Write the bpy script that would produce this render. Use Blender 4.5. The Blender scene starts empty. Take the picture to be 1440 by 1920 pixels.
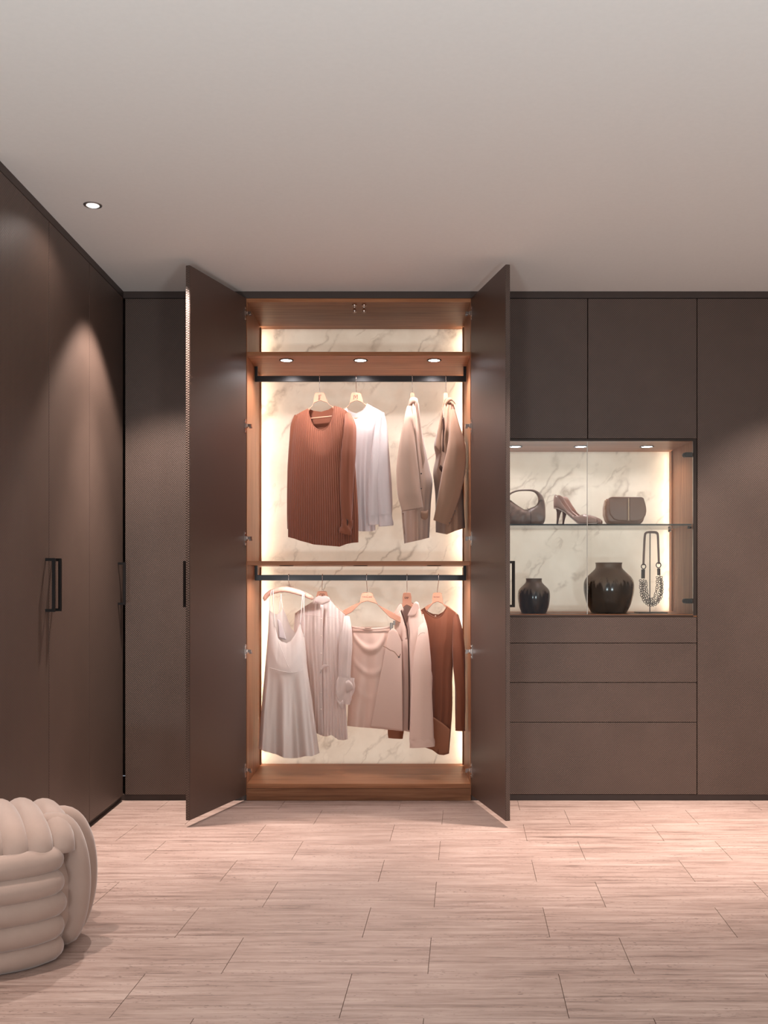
import bpy, bmesh, math, random
import numpy as np
from mathutils import Vector, Matrix

random.seed(7); np.random.seed(7)
SC = bpy.context.scene
COL = SC.collection
PI = math.pi

# ------------------------------------------------------------------ camera
F = 1885.0            # focal length in pixels of the 1440x1920 frame
VX, VY = 740.0, 1085.0
H = 1.092             # eye height
D = 4.94              # distance of the cabinet fronts
S = D / F
cam_d = bpy.data.cameras.new('camera')
cam = bpy.data.objects.new('camera', cam_d); COL.objects.link(cam)
cam.location = (0, 0, H); cam.rotation_euler = (PI / 2, 0, 0)
cam_d.sensor_fit = 'VERTICAL'; cam_d.sensor_height = 36.0
cam_d.lens = F * 36.0 / 1920.0
cam_d.shift_x = (720 - VX) / 1920.0
cam_d.shift_y = (VY - 960) / 1920.0
cam_d.clip_start = 0.05
SC.camera = cam

# ------------------------------------------------------------------ world, exposure, large lights
w = bpy.data.worlds.new('world'); SC.world = w; w.use_nodes = True
w.node_tree.nodes['Background'].inputs[0].default_value = (0.80, 0.86, 1.0, 1)
w.node_tree.nodes['Background'].inputs[1].default_value = 0.35
SC.view_settings.view_transform = 'Standard'
SC.view_settings.look = 'None'
SC.view_settings.gamma = 1.0
SC.view_settings.use_curve_mapping = False
SC.view_settings.exposure = 0.0
SC.cycles.max_bounces = 8

CEIL = H + (VY - 546) * S      # ceiling height, about 2.5 m

def add_light(name, kind, loc, energy, color, rot=(0, 0, 0), **kw):
    d = bpy.data.lights.new(name, kind); d.energy = energy; d.color = color
    for k, v in kw.items(): setattr(d, k, v)
    o = bpy.data.objects.new(name, d); COL.objects.link(o)
    o.location = loc; o.rotation_euler = rot
    return o

WARM = (1.0, 0.89, 0.82)
# added fill lights, unseen behind the camera, that brighten the ceiling
for ux in (-0.9, 1.4):
    add_light('ceiling_fill_light', 'AREA', (ux, -0.6, 0.5), 96, (0.84, 0.95, 1.0), (PI - math.radians(16), 0, 0), shape='DISK', size=0.5)
# ceiling downlights of the room (spot beams)
def beam(x, y, energy, half_deg, blend=0.35, z=None, color=WARM, rot=(0, 0, 0), r=0.03):
    return add_light('downlight_beam', 'SPOT', (x, y, CEIL - 0.012 if z is None else z), energy, color, rot,
                     spot_size=2 * math.radians(half_deg), spot_blend=blend, shadow_soft_size=r)
# each fitting: a wide field with a clear edge and a hot centre
for bx, by, fld, ctr in ((-1.04, 4.37, 125, 330), (1.02, 4.22, 105, 400), (1.98, 4.35, 110, 260), (-1.40, 2.70, 40, 90)):
    beam(bx, by, fld * 1.12, 46, 0.40)
    beam(bx, by, ctr, 27, 1.0)

# ------------------------------------------------------------------ helpers
def P(px, py, Y):
    return Vector(((px - VX) * Y / F, Y, H + (VY - py) * Y / F))
def XF(px, Y=D): return (px - VX) * Y / F
def ZF(py, Y=D): return H + (VY - py) * Y / F

def org(o):
    v = Vector((0, 0, 0))
    while o is not None:
        v = v + o.location; o = o.parent
    return v

def thing(name, label, cat, loc=(0, 0, 0), group=None):
    o = bpy.data.objects.new(name, None); COL.objects.link(o)
    o.location = loc; o.empty_display_size = 0.05
    o['label'] = label; o['category'] = cat
    if group: o['group'] = group
    return o

def mk(name, verts, faces, mat, parent=None, smooth=False, origin=None):
    """one mesh object from world-space vertices"""
    me = bpy.data.meshes.new(name)
    o = bpy.data.objects.new(name, me); COL.objects.link(o)
    if parent is not None: o.parent = parent
    elif origin is not None: o.location = origin
    q = org(o)
    me.from_pydata([tuple(Vector(v) - q) for v in verts], [], faces)
    if mat is not None: me.materials.append(mat)
    if smooth:
        me.polygons.foreach_set('use_smooth', [True] * len(me.polygons))
    me.update()
    return o

def mkbm(name, bm, mat, parent=None, smooth=False, origin=None):
    me = bpy.data.meshes.new(name)
    o = bpy.data.objects.new(name, me); COL.objects.link(o)
    if parent is not None: o.parent = parent
    elif origin is not None: o.location = origin
    bmesh.ops.translate(bm, verts=bm.verts, vec=-org(o))
    bm.to_mesh(me); bm.free()
    if mat is not None: me.materials.append(mat)
    if smooth: me.polygons.foreach_set('use_smooth', [True] * len(me.polygons))
    me.update()
    return o

def bm_box(bm, x0, x1, y0, y1, z0, z1, bevel=0.0):
    r = bmesh.ops.create_cube(bm, size=1.0)
    vs = r['verts']
    for v in vs:
        v.co = Vector((x0 + (v.co.x + .5) * (x1 - x0), y0 + (v.co.y + .5) * (y1 - y0), z0 + (v.co.z + .5) * (z1 - z0)))
    if bevel > 0:
        es = set()
        for v in vs: es.update(v.link_edges)
        bmesh.ops.bevel(bm, geom=list(es), offset=bevel, segments=2, affect='EDGES', profile=0.5)

def box(name, b, mat, parent=None, bevel=0.0, origin=None):
    bm = bmesh.new(); bm_box(bm, *b, bevel=bevel)
    return mkbm(name, bm, mat, parent, False, origin)

def struct(o):
    o['kind'] = 'structure'; return o

def cat_curve(pts, n):
    """Catmull-Rom through pts, n+1 samples, chord-length parameter"""
    p = np.array(pts, float)
    d = np.r_[0, np.cumsum(np.linalg.norm(np.diff(p, axis=0), axis=1))]
    u = np.linspace(0, d[-1], n + 1)
    out = []
    for x in u:
        i = min(max(np.searchsorted(d, x, side='right') - 1, 0), len(p) - 2)
        t = (x - d[i]) / max(d[i + 1] - d[i], 1e-9)
        p1, p2 = p[i], p[i + 1]
        p0 = p[i - 1] if i > 0 else 2 * p1 - p2
        p3 = p[i + 2] if i + 2 < len(p) else 2 * p2 - p1
        out.append(0.5 * (2 * p1 + (p2 - p0) * t + (2 * p0 - 5 * p1 + 4 * p2 - p3) * t * t + (3 * p1 - p0 - 3 * p2 + p3) * t ** 3))
    return np.array(out)

def byx(pts, n):
    """polyline sampled at uniform x"""
    p = np.array(pts, float)
    xs = np.linspace(p[0, 0], p[-1, 0], n + 1)
    return np.stack([xs, np.interp(xs, p[:, 0], p[:, 1])], 1)

def tube_geo(path, radii, seg=14, caps=True, ell=None, up=None, wob=None):
    """path: list of Vector; radii: float or list; ell: second-axis factor"""
    pts = [Vector(p) for p in path]; n = len(pts)
    if not hasattr(radii, '__len__'): radii = [radii] * n
    tang = []
    for i in range(n):
        a = pts[max(i - 1, 0)]; b = pts[min(i + 1, n - 1)]
        tang.append((b - a).normalized())
    ref = Vector(up) if up is not None else Vector((0, 1, 0))
    if abs(ref.dot(tang[0])) > 0.95: ref = Vector((1, 0, 0))
    nrm = (ref - tang[0] * ref.dot(tang[0])).normalized()
    V = []; Fc = []
    for i in range(n):
        t = tang[i]
        nrm = (nrm - t * nrm.dot(t)).normalized()
        bi = t.cross(nrm)
        e = 1.0 if ell is None else (ell[i] if hasattr(ell, '__len__') else ell)
        for j in range(seg):
            a = 2 * PI * j / seg
            k = 1.0 if wob is None else wob(i / (n - 1), a)
            V.append(pts[i] + (nrm * math.cos(a) * e + bi * math.sin(a)) * radii[i] * k)
    for i in range(n - 1):
        for j in range(seg):
            j2 = (j + 1) % seg
            Fc.append((i * seg + j, i * seg + j2, (i + 1) * seg + j2, (i + 1) * seg + j))
    if caps:
        Fc.append(tuple(range(seg - 1, -1, -1)))
        Fc.append(tuple(range((n - 1) * seg, n * seg)))
    return V, Fc

def tube(name, path, radii, mat, parent=None, seg=14, caps=True, ell=None, up=None, origin=None, smooth=True, wob=None):
    V, Fc = tube_geo(path, radii, seg, caps, ell, up, wob)
    return mk(name, V, Fc, mat, parent, smooth, origin)

def spath(pts, n):
    """smooth 3D path"""
    return [Vector(p) for p in cat_curve([tuple(p) for p in pts], n)]

def lathe(name, prof, c, mat, parent=None, seg=48, origin=None, smooth=True):
    V = []; Fc = []
    n = len(prof)
    for r, z in prof:
        for j in range(seg):
            a = 2 * PI * j / seg
            V.append((c[0] + r * math.cos(a), c[1] + r * math.sin(a), c[2] + z))
    for i in range(n - 1):
        for j in range(seg):
            j2 = (j + 1) % seg
            Fc.append((i * seg + j, i * seg + j2, (i + 1) * seg + j2, (i + 1) * seg + j))
    Fc.append(tuple(range(seg - 1, -1, -1)))
    return mk(name, V, Fc, mat, parent, smooth, origin)

# ------------------------------------------------------------------ materials
def srgb(r, g, b):
    f = lambda c: (c / 255 / 12.92) if c / 255 <= 0.04045 else ((c / 255 + 0.055) / 1.055) ** 2.4
    return (f(r), f(g), f(b), 1.0)

class NT:
    def __init__(s, name):
        s.m = bpy.data.materials.new(name); s.m.use_nodes = True
        s.t = s.m.node_tree; s.b = s.t.nodes['Principled BSDF']; s.out = s.t.nodes['Material Output']
    def n(s, typ, **kw):
        x = s.t.nodes.new(typ)
        for k, v in kw.items():
            if k.startswith('i_'):
                key = k[2:]
                key = int(key) if key.isdigit() else key.replace('_', ' ')
                x.inputs[key].default_value = v
            else: setattr(x, k, v)
        return x
    def l(s, a, b): s.t.links.new(a, b)
    def math(s, op, a, b=None, c=None, clamp=False):
        x = s.n('ShaderNodeMath', operation=op, use_clamp=clamp)
        for i, v in enumerate((a, b, c)):
            if v is None: continue
            if isinstance(v, (int, float)): x.inputs[i].default_value = v
            else: s.l(v, x.inputs[i])
        return x.outputs[0]
    def ramp(s, fac, stops):
        r = s.n('ShaderNodeValToRGB')
        el = r.color_ramp.elements
        while len(el) > 2: el.remove(el[-1])
        for i, (p, c) in enumerate(stops):
            e = el[i] if i < 2 else el.new(p)
            e.position = p; e.color = c
        s.l(fac, r.inputs[0]); return r.outputs[0]
    def coord(s, kind='Object', scale=(1, 1, 1), rot=(0, 0, 0), loc=(0, 0, 0)):
        tc = s.n('ShaderNodeTexCoord'); mp = s.n('ShaderNodeMapping')
        s.l(tc.outputs[kind], mp.inputs[0])
        mp.inputs['Scale'].default_value = scale; mp.inputs['Rotation'].default_value = rot; mp.inputs['Location'].default_value = loc
        return mp.outputs[0]
    def noise(s, vec, scale, detail=4, rough=0.55, dist=0.0):
        x = s.n('ShaderNodeTexNoise')
        x.inputs['Scale'].default_value = scale; x.inputs['Detail'].default_value = detail
        x.inputs['Roughness'].default_value = rough; x.inputs['Distortion'].default_value = dist
        s.l(vec, x.inputs['Vector']); return x.outputs['Fac']
    def mix(s, fac, a, b, mode='MIX'):
        x = s.n('ShaderNodeMix', data_type='RGBA', blend_type=mode)
        for i, v in ((0, fac), (6, a), (7, b)):
            if isinstance(v, (int, float)): x.inputs[i].default_value = v
            elif isinstance(v, tuple): x.inputs[i].default_value = v
            else: s.l(v, x.inputs[i])
        return x.outputs[2]
    def bump(s, hgt, strength=0.3, dist=0.002):
        x = s.n('ShaderNodeBump'); x.inputs['Strength'].default_value = strength; x.inputs['Distance'].default_value = dist
        s.l(hgt, x.inputs['Height']); s.l(x.outputs[0], s.b.inputs['Normal'])
    def base(s, c):
        if isinstance(c, tuple): s.b.inputs['Base Color'].default_value = c
        else: s.l(c, s.b.inputs['Base Color'])
    def set(s, **kw):
        for k, v in kw.items(): s.b.inputs[k.replace('_', ' ')].default_value = v

def plain(name, c, rough=0.5, metal=0.0, **kw):
    n = NT(name); n.base(c); n.set(Roughness=rough, Metallic=metal, **kw); return n.m

def mat_weave(name, c_lo, c_hi, period=0.0076):
    n = NT(name)
    tc = n.n('ShaderNodeTexCoord'); sp = n.n('ShaderNodeSeparateXYZ'); n.l(tc.outputs['Object'], sp.inputs[0])
    u = n.math('ADD', sp.outputs[0], sp.outputs[1])
    k = 2 * PI / period / 1.0
    a = n.math('MULTIPLY', n.math('ADD', u, sp.outputs[2]), k * 0.7071)
    b = n.math('MULTIPLY', n.math('SUBTRACT', u, sp.outputs[2]), k * 0.7071)
    sa = n.math('SINE', a); sb = n.math('SINE', b)
    h = n.math('MULTIPLY_ADD', n.math('ADD', sa, sb), 0.25, 0.5)    # over-and-under of crossed diagonal threads
    big = n.noise(n.coord(scale=(1, 1, 1)), 5.0, 3)
    fine = n.noise(n.coord(scale=(1, 1, 1)), 240.0, 2)
    fac = n.math('MULTIPLY_ADD', n.math('SUBTRACT', fine, 0.5), 0.5, n.math('MULTIPLY_ADD', n.math('SUBTRACT', big, 0.5), 0.35, h), clamp=True)
    n.base(n.mix(fac, c_lo, c_hi))
    n.set(Roughness=0.44); n.b.inputs['Specular IOR Level'].default_value = 0.4
    n.bump(h, 0.6, 0.0015)
    return n.m

def mat_linen(name, c_lo, c_hi):
    """fine horizontal thread texture of the inner door faces"""
    n = NT(name)
    f = n.noise(n.coord(scale=(60, 60, 700)), 1.0, 3)
    g = n.noise(n.coord(scale=(1, 1, 1)), 420.0, 2)
    f2 = n.math('MULTIPLY_ADD', g, 0.5, n.math('MULTIPLY', f, 0.5))
    n.base(n.mix(f2, c_lo, c_hi)); n.set(Roughness=0.36)
    n.b.inputs['Specular IOR Level'].default_value = 0.4
    n.bump(f2, 0.22, 0.001)
    return n.m

def mat_wood(name, axis, dark=1.0):
    n = NT(name)
    sc = {'x': (1.3, 26, 26), 'z': (26, 26, 1.3)}[axis]
    v = n.coord(scale=sc)
    a = n.noise(v, 1.6, 5, 0.6, 0.6)
    sc2 = {'x': (6, 160, 160), 'z': (160, 160, 6)}[axis]
    b = n.noise(n.coord(scale=sc2), 1.0, 3)
    f = n.math('MULTIPLY_ADD', b, 0.35, n.math('MULTIPLY', a, 0.75))
    k = dark
    c = n.ramp(f, [(0.25, (0.14 * k, 0.047 * k, 0.020 * k, 1)), (0.5, (0.32 * k, 0.120 * k, 0.050 * k, 1)), (0.78, (0.48 * k, 0.212 * k, 0.102 * k, 1))])
    n.base(c); n.set(Roughness=0.42); n.b.inputs['Specular IOR Level'].default_value = 0.22; n.bump(f, 0.08, 0.001)
    return n.m

def mat_marble(name, off=0.0):
    n = NT(name)
    v = n.coord(scale=(1, 1, 1), loc=(off, off * .7, off * 1.3))
    wob = n.noise(v, 3.0, 5, 0.6)
    mp0 = n.coord(rot=(0, math.radians(-36), 0), loc=(off, 0, off))
    mpn = n.n('ShaderNodeMapping'); n.l(mp0, mpn.inputs[0]); mpn.inputs['Scale'].default_value = (2.5, 2.5, 0.6); mp = mpn.outputs[0]
    # warp
    wv = n.n('ShaderNodeVectorMath', operation='ADD')
    cw = n.n('ShaderNodeTexNoise'); cw.inputs['Scale'].default_value = 4.0; cw.inputs['Detail'].default_value = 5; n.l(v, cw.inputs['Vector'])
    sw = n.n('ShaderNodeVectorMath', operation='SCALE'); sw.inputs['Scale'].default_value = 0.50; n.l(cw.outputs['Color'], sw.inputs[0])
    n.l(mp, wv.inputs[0]); n.l(sw.outputs[0], wv.inputs[1])
    a = n.noise(wv.outputs[0], 1.45, 2, 0.5)
    ridge = n.math('SUBTRACT', 1.0, n.math('MULTIPLY', n.math('ABSOLUTE', n.math('SUBTRACT', a, 0.5)), 38.0), clamp=True)
    ridge = n.math('POWER', ridge, 1.6)
    a2 = n.noise(wv.outputs[0], 3.7, 3, 0.5)
    ridge2 = n.math('SUBTRACT', 1.0, n.math('MULTIPLY', n.math('ABSOLUTE', n.math('SUBTRACT', a2, 0.47)), 34.0), clamp=True)
    msk = n.math('MULTIPLY', n.math('SUBTRACT', wob, 0.42), 7.0, clamp=True)
    msk2 = n.math('MULTIPLY', n.math('SUBTRACT', n.noise(v, 5.2, 3), 0.5), 6.0, clamp=True)
    vein = n.math('ADD', n.math('MULTIPLY', ridge, msk), n.math('MULTIPLY', n.math('MULTIPLY', ridge2, msk2), 0.6), clamp=True)
    cloud = n.noise(v, 2.2, 6, 0.6)
    basec = n.ramp(cloud, [(0.3, srgb(214, 200, 182)), (0.65, srgb(240, 230, 214))])
    n.base(n.mix(n.math('MULTIPLY', vein, 0.55), basec, srgb(132, 108, 88)))
    n.set(Roughness=0.32)
    tr = n.n('ShaderNodeBsdfTranslucent'); n.l(n.b.inputs['Base Color'].links[0].from_socket, tr.inputs[0])
    mx = n.n('ShaderNodeMixShader'); mx.inputs[0].default_value = 0.35
    n.l(n.b.outputs[0], mx.inputs[1]); n.l(tr.outputs[0], mx.inputs[2]); n.l(mx.outputs[0], n.out.inputs[0])
    return n.m

def mat_travertine(name):
    n = NT(name)
    oi = n.n('ShaderNodeObjectInfo')
    cb = n.n('ShaderNodeCombineXYZ')
    for i in range(3): n.l(n.math('MULTIPLY', oi.outputs['Random'], 0.02 + 0.02 * i), cb.inputs[i])
    tc = n.n('ShaderNodeNewGeometry')
    ad = n.n('ShaderNodeVectorMath', operation='ADD'); n.l(tc.outputs['Position'], ad.inputs[0]); n.l(cb.outputs[0], ad.inputs[1])
    def mapped(sc):
        mp = n.n('ShaderNodeMapping'); n.l(ad.outputs[0], mp.inputs[0]); mp.inputs['Scale'].default_value = sc; return mp.outputs[0]
    band = n.noise(mapped((1.9, 42, 1)), 1.0, 5, 0.62, 0.5)
    fine = n.noise(mapped((11, 190, 1)), 1.0, 4, 0.65, 0.4)
    cloud = n.noise(mapped((2.6, 8, 1)), 1.0, 4, 0.6)
    f = n.math('ADD', n.math('MULTIPLY', band, 0.50), n.math('ADD', n.math('MULTIPLY', fine, 0.36), n.math('MULTIPLY', cloud, 0.20)))
    c = n.ramp(f, [(0.37, srgb(96, 74, 65)), (0.50, srgb(150, 124, 113)), (0.64, srgb(176, 152, 141))])
    # pits, elongated along the bedding
    pit = n.noise(mapped((55, 150, 1)), 1.0, 2, 0.5)
    pm = n.noise(mapped((2.5, 22, 1)), 1.0, 3)
    p = n.math('MULTIPLY', n.math('MULTIPLY', n.math('SUBTRACT', pit, 0.61), 16.0, clamp=True), n.math('MULTIPLY', n.math('SUBTRACT', pm, 0.46), 8.0, clamp=True), clamp=True)
    tint = n.math('MULTIPLY_ADD', oi.outputs['Random'], 0.05, 0.975)
    hsv = n.n('ShaderNodeHueSaturation'); n.l(c, hsv.inputs['Color']); n.l(tint, hsv.inputs['Value'])
    n.base(n.mix(n.math('MULTIPLY', p, 0.75), hsv.outputs[0], srgb(96, 72, 62)))
    n.l(n.math('MULTIPLY_ADD', f, 0.25, 0.34), n.b.inputs['Roughness'])
    n.bump(n.math('SUBTRACT', n.math('MULTIPLY', f, 0.15), p), 0.25, 0.0015)
    return n.m

def mat_cloth(name, c, rough=0.8, sheen=0.25, trans=0.0, weave=900.0, bump=0.12, var=0.12):
    n = NT(name)
    f = n.noise(n.coord(scale=(1, 1, 0.6)), weave, 2)
    g = n.noise(n.coord(scale=(1, 1, 0.35)), 14.0, 4)
    v = n.math('MULTIPLY_ADD', n.math('SUBTRACT', f, 0.5), var, n.math('MULTIPLY_ADD', n.math('SUBTRACT', g, 0.5), var * 1.2, 1.0))
    hsv = n.n('ShaderNodeHueSaturation'); hsv.inputs['Color'].default_value = c; n.l(v, hsv.inputs['Value'])
    n.base(hsv.outputs[0]); n.set(Roughness=rough)
    n.b.inputs['Sheen Weight'].default_value = sheen; n.b.inputs['Sheen Roughness'].default_value = 0.5
    n.b.inputs['Specular IOR Level'].default_value = 0.25
    n.bump(n.math('MULTIPLY_ADD', f, 0.4, g), bump, 0.004)
    if trans > 0:
        tr = n.n('ShaderNodeBsdfTranslucent'); n.l(hsv.outputs[0], tr.inputs[0])
        mx = n.n('ShaderNodeMixShader'); mx.inputs[0].default_value = trans
        n.l(n.b.outputs[0], mx.inputs[1]); n.l(tr.outputs[0], mx.inputs[2]); n.l(mx.outputs[0], n.out.inputs[0])
    return n.m

def mat_glass(name, tint=(0.97, 0.985, 0.98, 1)):
    n = NT(name); n.t.nodes.remove(n.b)
    tr = n.n('ShaderNodeBsdfTransparent'); tr.inputs[0].default_value = tint
    gl = n.n('ShaderNodeBsdfGlossy'); gl.inputs['Roughness'].default_value = 0.0
    fr = n.n('ShaderNodeFresnel'); fr.inputs[0].default_value = 1.45
    mx = n.n('ShaderNodeMixShader')
    n.l(fr.outputs[0], mx.inputs[0]); n.l(tr.outputs[0], mx.inputs[1]); n.l(gl.outputs[0], mx.inputs[2]); n.l(mx.outputs[0], n.out.inputs[0])
    return n.m

def mat_emit(name, c, s):
    n = NT(name); n.t.nodes.remove(n.b)
    e = n.n('ShaderNodeEmission'); e.inputs[0].default_value = c; e.inputs[1].default_value = s
    n.l(e.outputs[0], n.out.inputs[0]); return n.m

M = {}
M['weave'] = mat_weave('brown_woven_leather', (0.041, 0.0245, 0.0185, 1), (0.126, 0.081, 0.063, 1))
M['linen'] = mat_linen('brown_linen_lining', (0.062, 0.036, 0.028, 1), (0.092, 0.055, 0.043, 1))
M['trim'] = plain('dark_brown_lacquer', (0.045, 0.027, 0.021, 1), 0.5)
M['gap'] = plain('dark_cabinet_core', (0.02, 0.011, 0.008, 1), 0.8)
M['woodx'] = mat_wood('walnut_grain_across', 'x', 0.92)
M['woodz'] = mat_wood('walnut_grain_upright', 'z', 0.92)
M['wooddk'] = mat_wood('walnut_plinth', 'x', 0.66)
M['marble'] = mat_marble('cream_marble', 0.0)
M['marble2'] = mat_marble('cream_marble_niche', 3.7)
M['floor'] = mat_travertine('rose_travertine')
M['grout'] = plain('floor_grout', srgb(136, 110, 98), 0.9)
def _plaster():
    n = NT('ceiling_paint'); f = n.noise(n.coord(), 60, 3)
    n.base(n.mix(f, srgb(214, 211, 207), srgb(220, 217, 213))); n.set(Roughness=0.9); n.bump(f, 0.03, 0.001); return n.m
M['ceil'] = _plaster()
M['wall'] = plain('warm_wall_paint', srgb(196, 184, 176), 0.9)
M['black'] = plain('blackened_metal', (0.012, 0.008, 0.007, 1), 0.42, 0.6)
M['rail'] = plain('black_rail', (0.014, 0.010, 0.010, 1), 0.32, 0.3)
M['steel'] = plain('polished_steel', (0.62, 0.52, 0.47, 1), 0.25, 1.0)
M['chrome'] = plain('hook_steel', (0.66, 0.58, 0.54, 1), 0.22, 1.0)
M['bronze'] = plain('bronze_frame', (0.030, 0.018, 0.013, 1), 0.45, 0.4)
M['glass'] = mat_glass('clear_glass')
M['glasse'] = plain('glass_edge', (0.05, 0.055, 0.05, 1), 0.15)
M['led'] = mat_emit('led_strip_light', (1.0, 0.85, 0.66, 1), 62.0)
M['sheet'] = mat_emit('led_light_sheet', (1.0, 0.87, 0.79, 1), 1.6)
M['sheet2'] = mat_emit('neutral_light_sheet', (1.0, 0.93, 0.88, 1), 1.45)
M['lens'] = mat_emit('cool_led_lens', (1.0, 0.97, 1.0, 1), 14.0)
M['bulb'] = mat_emit('lamp_lens', (1.0, 0.95, 0.90, 1), 2.2)
M['hwood'] = mat_cloth('blonde_hanger_wood', srgb(186, 134, 110), 0.5, 0.0, 0, 300, 0.03, 0.06)
M['satin'] = mat_cloth('blush_satin', srgb(206, 158, 140), 0.45, 0.2, 0, 60, 0.12)
M['mark'] = plain('printed_mark', srgb(78, 42, 32), 0.7)

# ------------------------------------------------------------------ room shell
XL = XF(232)            # face of the left cabinet run, -1.331
YB = D + 0.64           # wall behind the cabinets
XR = 2.66
floor = mk('floor', [(-2.0, -2.6, -0.004), (XR, -2.6, -0.004), (XR, YB, -0.004), (-2.0, YB, -0.004),
                     (-2.0, -2.6, -0.08), (XR, -2.6, -0.08), (XR, YB, -0.08), (-2.0, YB, -0.08)],
           [(0, 1, 2, 3), (7, 6, 5, 4), (0, 4, 5, 1), (1, 5, 6, 2), (2, 6, 7, 3), (3, 7, 4, 0)], M['grout'])
struct(floor)
TL, TD, SK = 0.571, 0.281, 0.070      # tile length, row depth, slight skew of the cross joints
g = 0.0008
def tile_mesh():
    bm = bmesh.new()
    y0, y1 = 0.0002, TD - 0.0002
    c = [(g + SK * y0, y0), (TL - g + SK * y0, y0), (TL - g + SK * y1, y1), (g + SK * y1, y1)]
    e = 0.00025
    ci = [(c[0][0] + e, y0 + e), (c[1][0] - e, y0 + e), (c[2][0] - e, y1 - e), (c[3][0] + e, y1 - e)]
    vt = [bm.verts.new((x, y, 0)) for x, y in ci]
    vb = [bm.verts.new((x, y, -e)) for x, y in c]
    vd = [bm.verts.new((x, y, -0.012)) for x, y in c]
    bm.faces.new(vt)
    for i in range(4):
        j = (i + 1) % 4
        bm.faces.new((vb[i], vb[j], vt[j], vt[i])); bm.faces.new((vd[i], vd[j], vb[j], vb[i]))
    me = bpy.data.meshes.new('tile'); bm.to_mesh(me); bm.free(); me.materials.append(M['floor']); return me
tm = tile_mesh()
row0 = 2.497 - TD * 9
nrow = int((YB - row0) / TD)
for r in range(nrow):
    y = row0 + r * TD
    if y + TD > YB: break
    odd = (r - 9) % 2
    x0 = (-0.138 if not odd else 0.072) + SK * (y - 2.497)
    k0 = math.ceil((-1.98 - x0) / TL); k1 = math.floor((XR - 0.02 - x0) / TL)
    for k in range(k0, k1):
        o = bpy.data.objects.new('tile', tm); COL.objects.link(o); o.parent = floor
        o.location = (x0 + k * TL, y, 0)

def ceiling_build():
    # flat plaster slab with one round recess for the visible downlight
    return box('ceiling', (-2.0, XR, -2.6, YB, CEIL, CEIL + 0.12), M['ceil'])
struct(ceiling_build())
struct(box('wall_left', (-2.06, -2.0, -2.6, YB, 0, CEIL), M['wall']))
struct(box('wall_right', (XR, XR + 0.06, -2.6, YB, 0, CEIL), M['wall']))
struct(box('wall_back', (-2.0, XR, YB, YB + 0.06, 0, CEIL), M['wall']))
# wall behind the camera with a big window opening
bm = bmesh.new()
WX0, WX1, WZ0, WZ1 = -1.8, 2.45, 0.25, 2.35
bm_box(bm, -2.0, WX0, -2.66, -2.6, 0, CEIL); bm_box(bm, WX1, XR, -2.66, -2.6, 0, CEIL)
bm_box(bm, WX0, WX1, -2.66, -2.6, 0, WZ0); bm_box(bm, WX0, WX1, -2.66, -2.6, WZ1, CEIL)
struct(mkbm('wall_front', bm, M['wall']))
bm = bmesh.new()
for i in range(5):
    x = WX0 + (WX1 - WX0 - 0.05) * i / 4
    bm_box(bm, x, x + 0.05, -2.66, -2.61, WZ0, WZ1)
bm_box(bm, WX0, WX1, -2.66, -2.61, WZ0, WZ0 + 0.05); bm_box(bm, WX0, WX1, -2.66, -2.61, WZ1 - 0.05, WZ1)
win = struct(mkbm('window_1', bm, M['bronze']))

DT = ZF(560); DB = ZF(1490)       # door top and bottom
# dark strips above and below the cabinet doors
struct(box('trim_1', (XL - 0.02, XR, D + 0.002, D + 0.05, DT + 0.004, CEIL), M['trim'], bevel=0.001))
struct(box('trim_2', (XL - 0.05, XL - 0.002, 3.34, D + 0.002, DT + 0.004, CEIL), M['trim'], bevel=0.001))
struct(box('baseboard_back', (XL - 0.02, XF(462), D + 0.012, D + 0.05, 0.0, DB - 0.002), M['trim'], bevel=0.001))
struct(box('baseboard_right', (XF(884), XR, D + 0.012, D + 0.05, 0.0, DB - 0.002), M['trim'], bevel=0.001))
struct(box('baseboard_left', (XL - 0.05, XL - 0.020, 3.34, D + 0.012, 0.0, DB - 0.002), M['trim'], bevel=0.001))

# ------------------------------------------------------------------ cabinets
def add_handle(parent, base, out, along=Vector((0, 0, 1)), L=0.205, proj=0.036, t=0.011):
    """square bar bow handle: base = centre on the face, out = outward normal"""
    out = Vector(out).normalized(); base = Vector(base)
    side = Vector((0, 0, 1)).cross(out).normalized()
    bm = bmesh.new()
    def bar(c0, c1, a, b):
        # box between two corner offsets in (out, side, z)
        r = bmesh.ops.create_cube(bm, size=1.0)
        for v in r['verts']:
            q = Vector((v.co.x + .5, v.co.y + .5, v.co.z + .5))
            v.co = base + out * (c0[0] + q.x * (c1[0] - c0[0])) + side * (c0[1] + q.y * (c1[1] - c0[1])) + Vector((0, 0, 1)) * (c0[2] + q.z * (c1[2] - c0[2]))
    w = t / 2
    bar((proj - t, -w, -L / 2), (proj, w, L / 2), 0, 0)
    bar((0, -w, L / 2 - t), (proj - t, w, L / 2), 0, 0)
    bar((0, -w, -L / 2), (proj - t, w, -L / 2 + t), 0, 0)
    bmesh.ops.recalc_face_normals(bm, faces=bm.faces)
    return mkbm('handle', bm, M['black'], parent)

HZ = 1.068   # handle centre height
def left_cabinet(y0, y1, hy, label):
    t = thing('tall_cabinet', label, 'cabinet', (XL - 0.3, (y0 + y1) / 2, 0))
    box('body', (-1.98, XL - 0.024, y0 + 0.0005, y1 - 0.0005, DB, CEIL - 0.002 if False else DT + 0.002), M['gap'], t)
    d = box('door', (XL - 0.022, XL, y0 + 0.002, y1 - 0.002, DB, DT), M['weave'], t, bevel=0.0012)
    if hy: add_handle(d, (XL, hy, HZ), (1, 0, 0))
    if y0 < 3.4: box('end_panel', (-1.98, XL, y0 - 0.018, y0 - 0.0005, 0.0, DT + 0.002), M['weave'], t)
    return t

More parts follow.
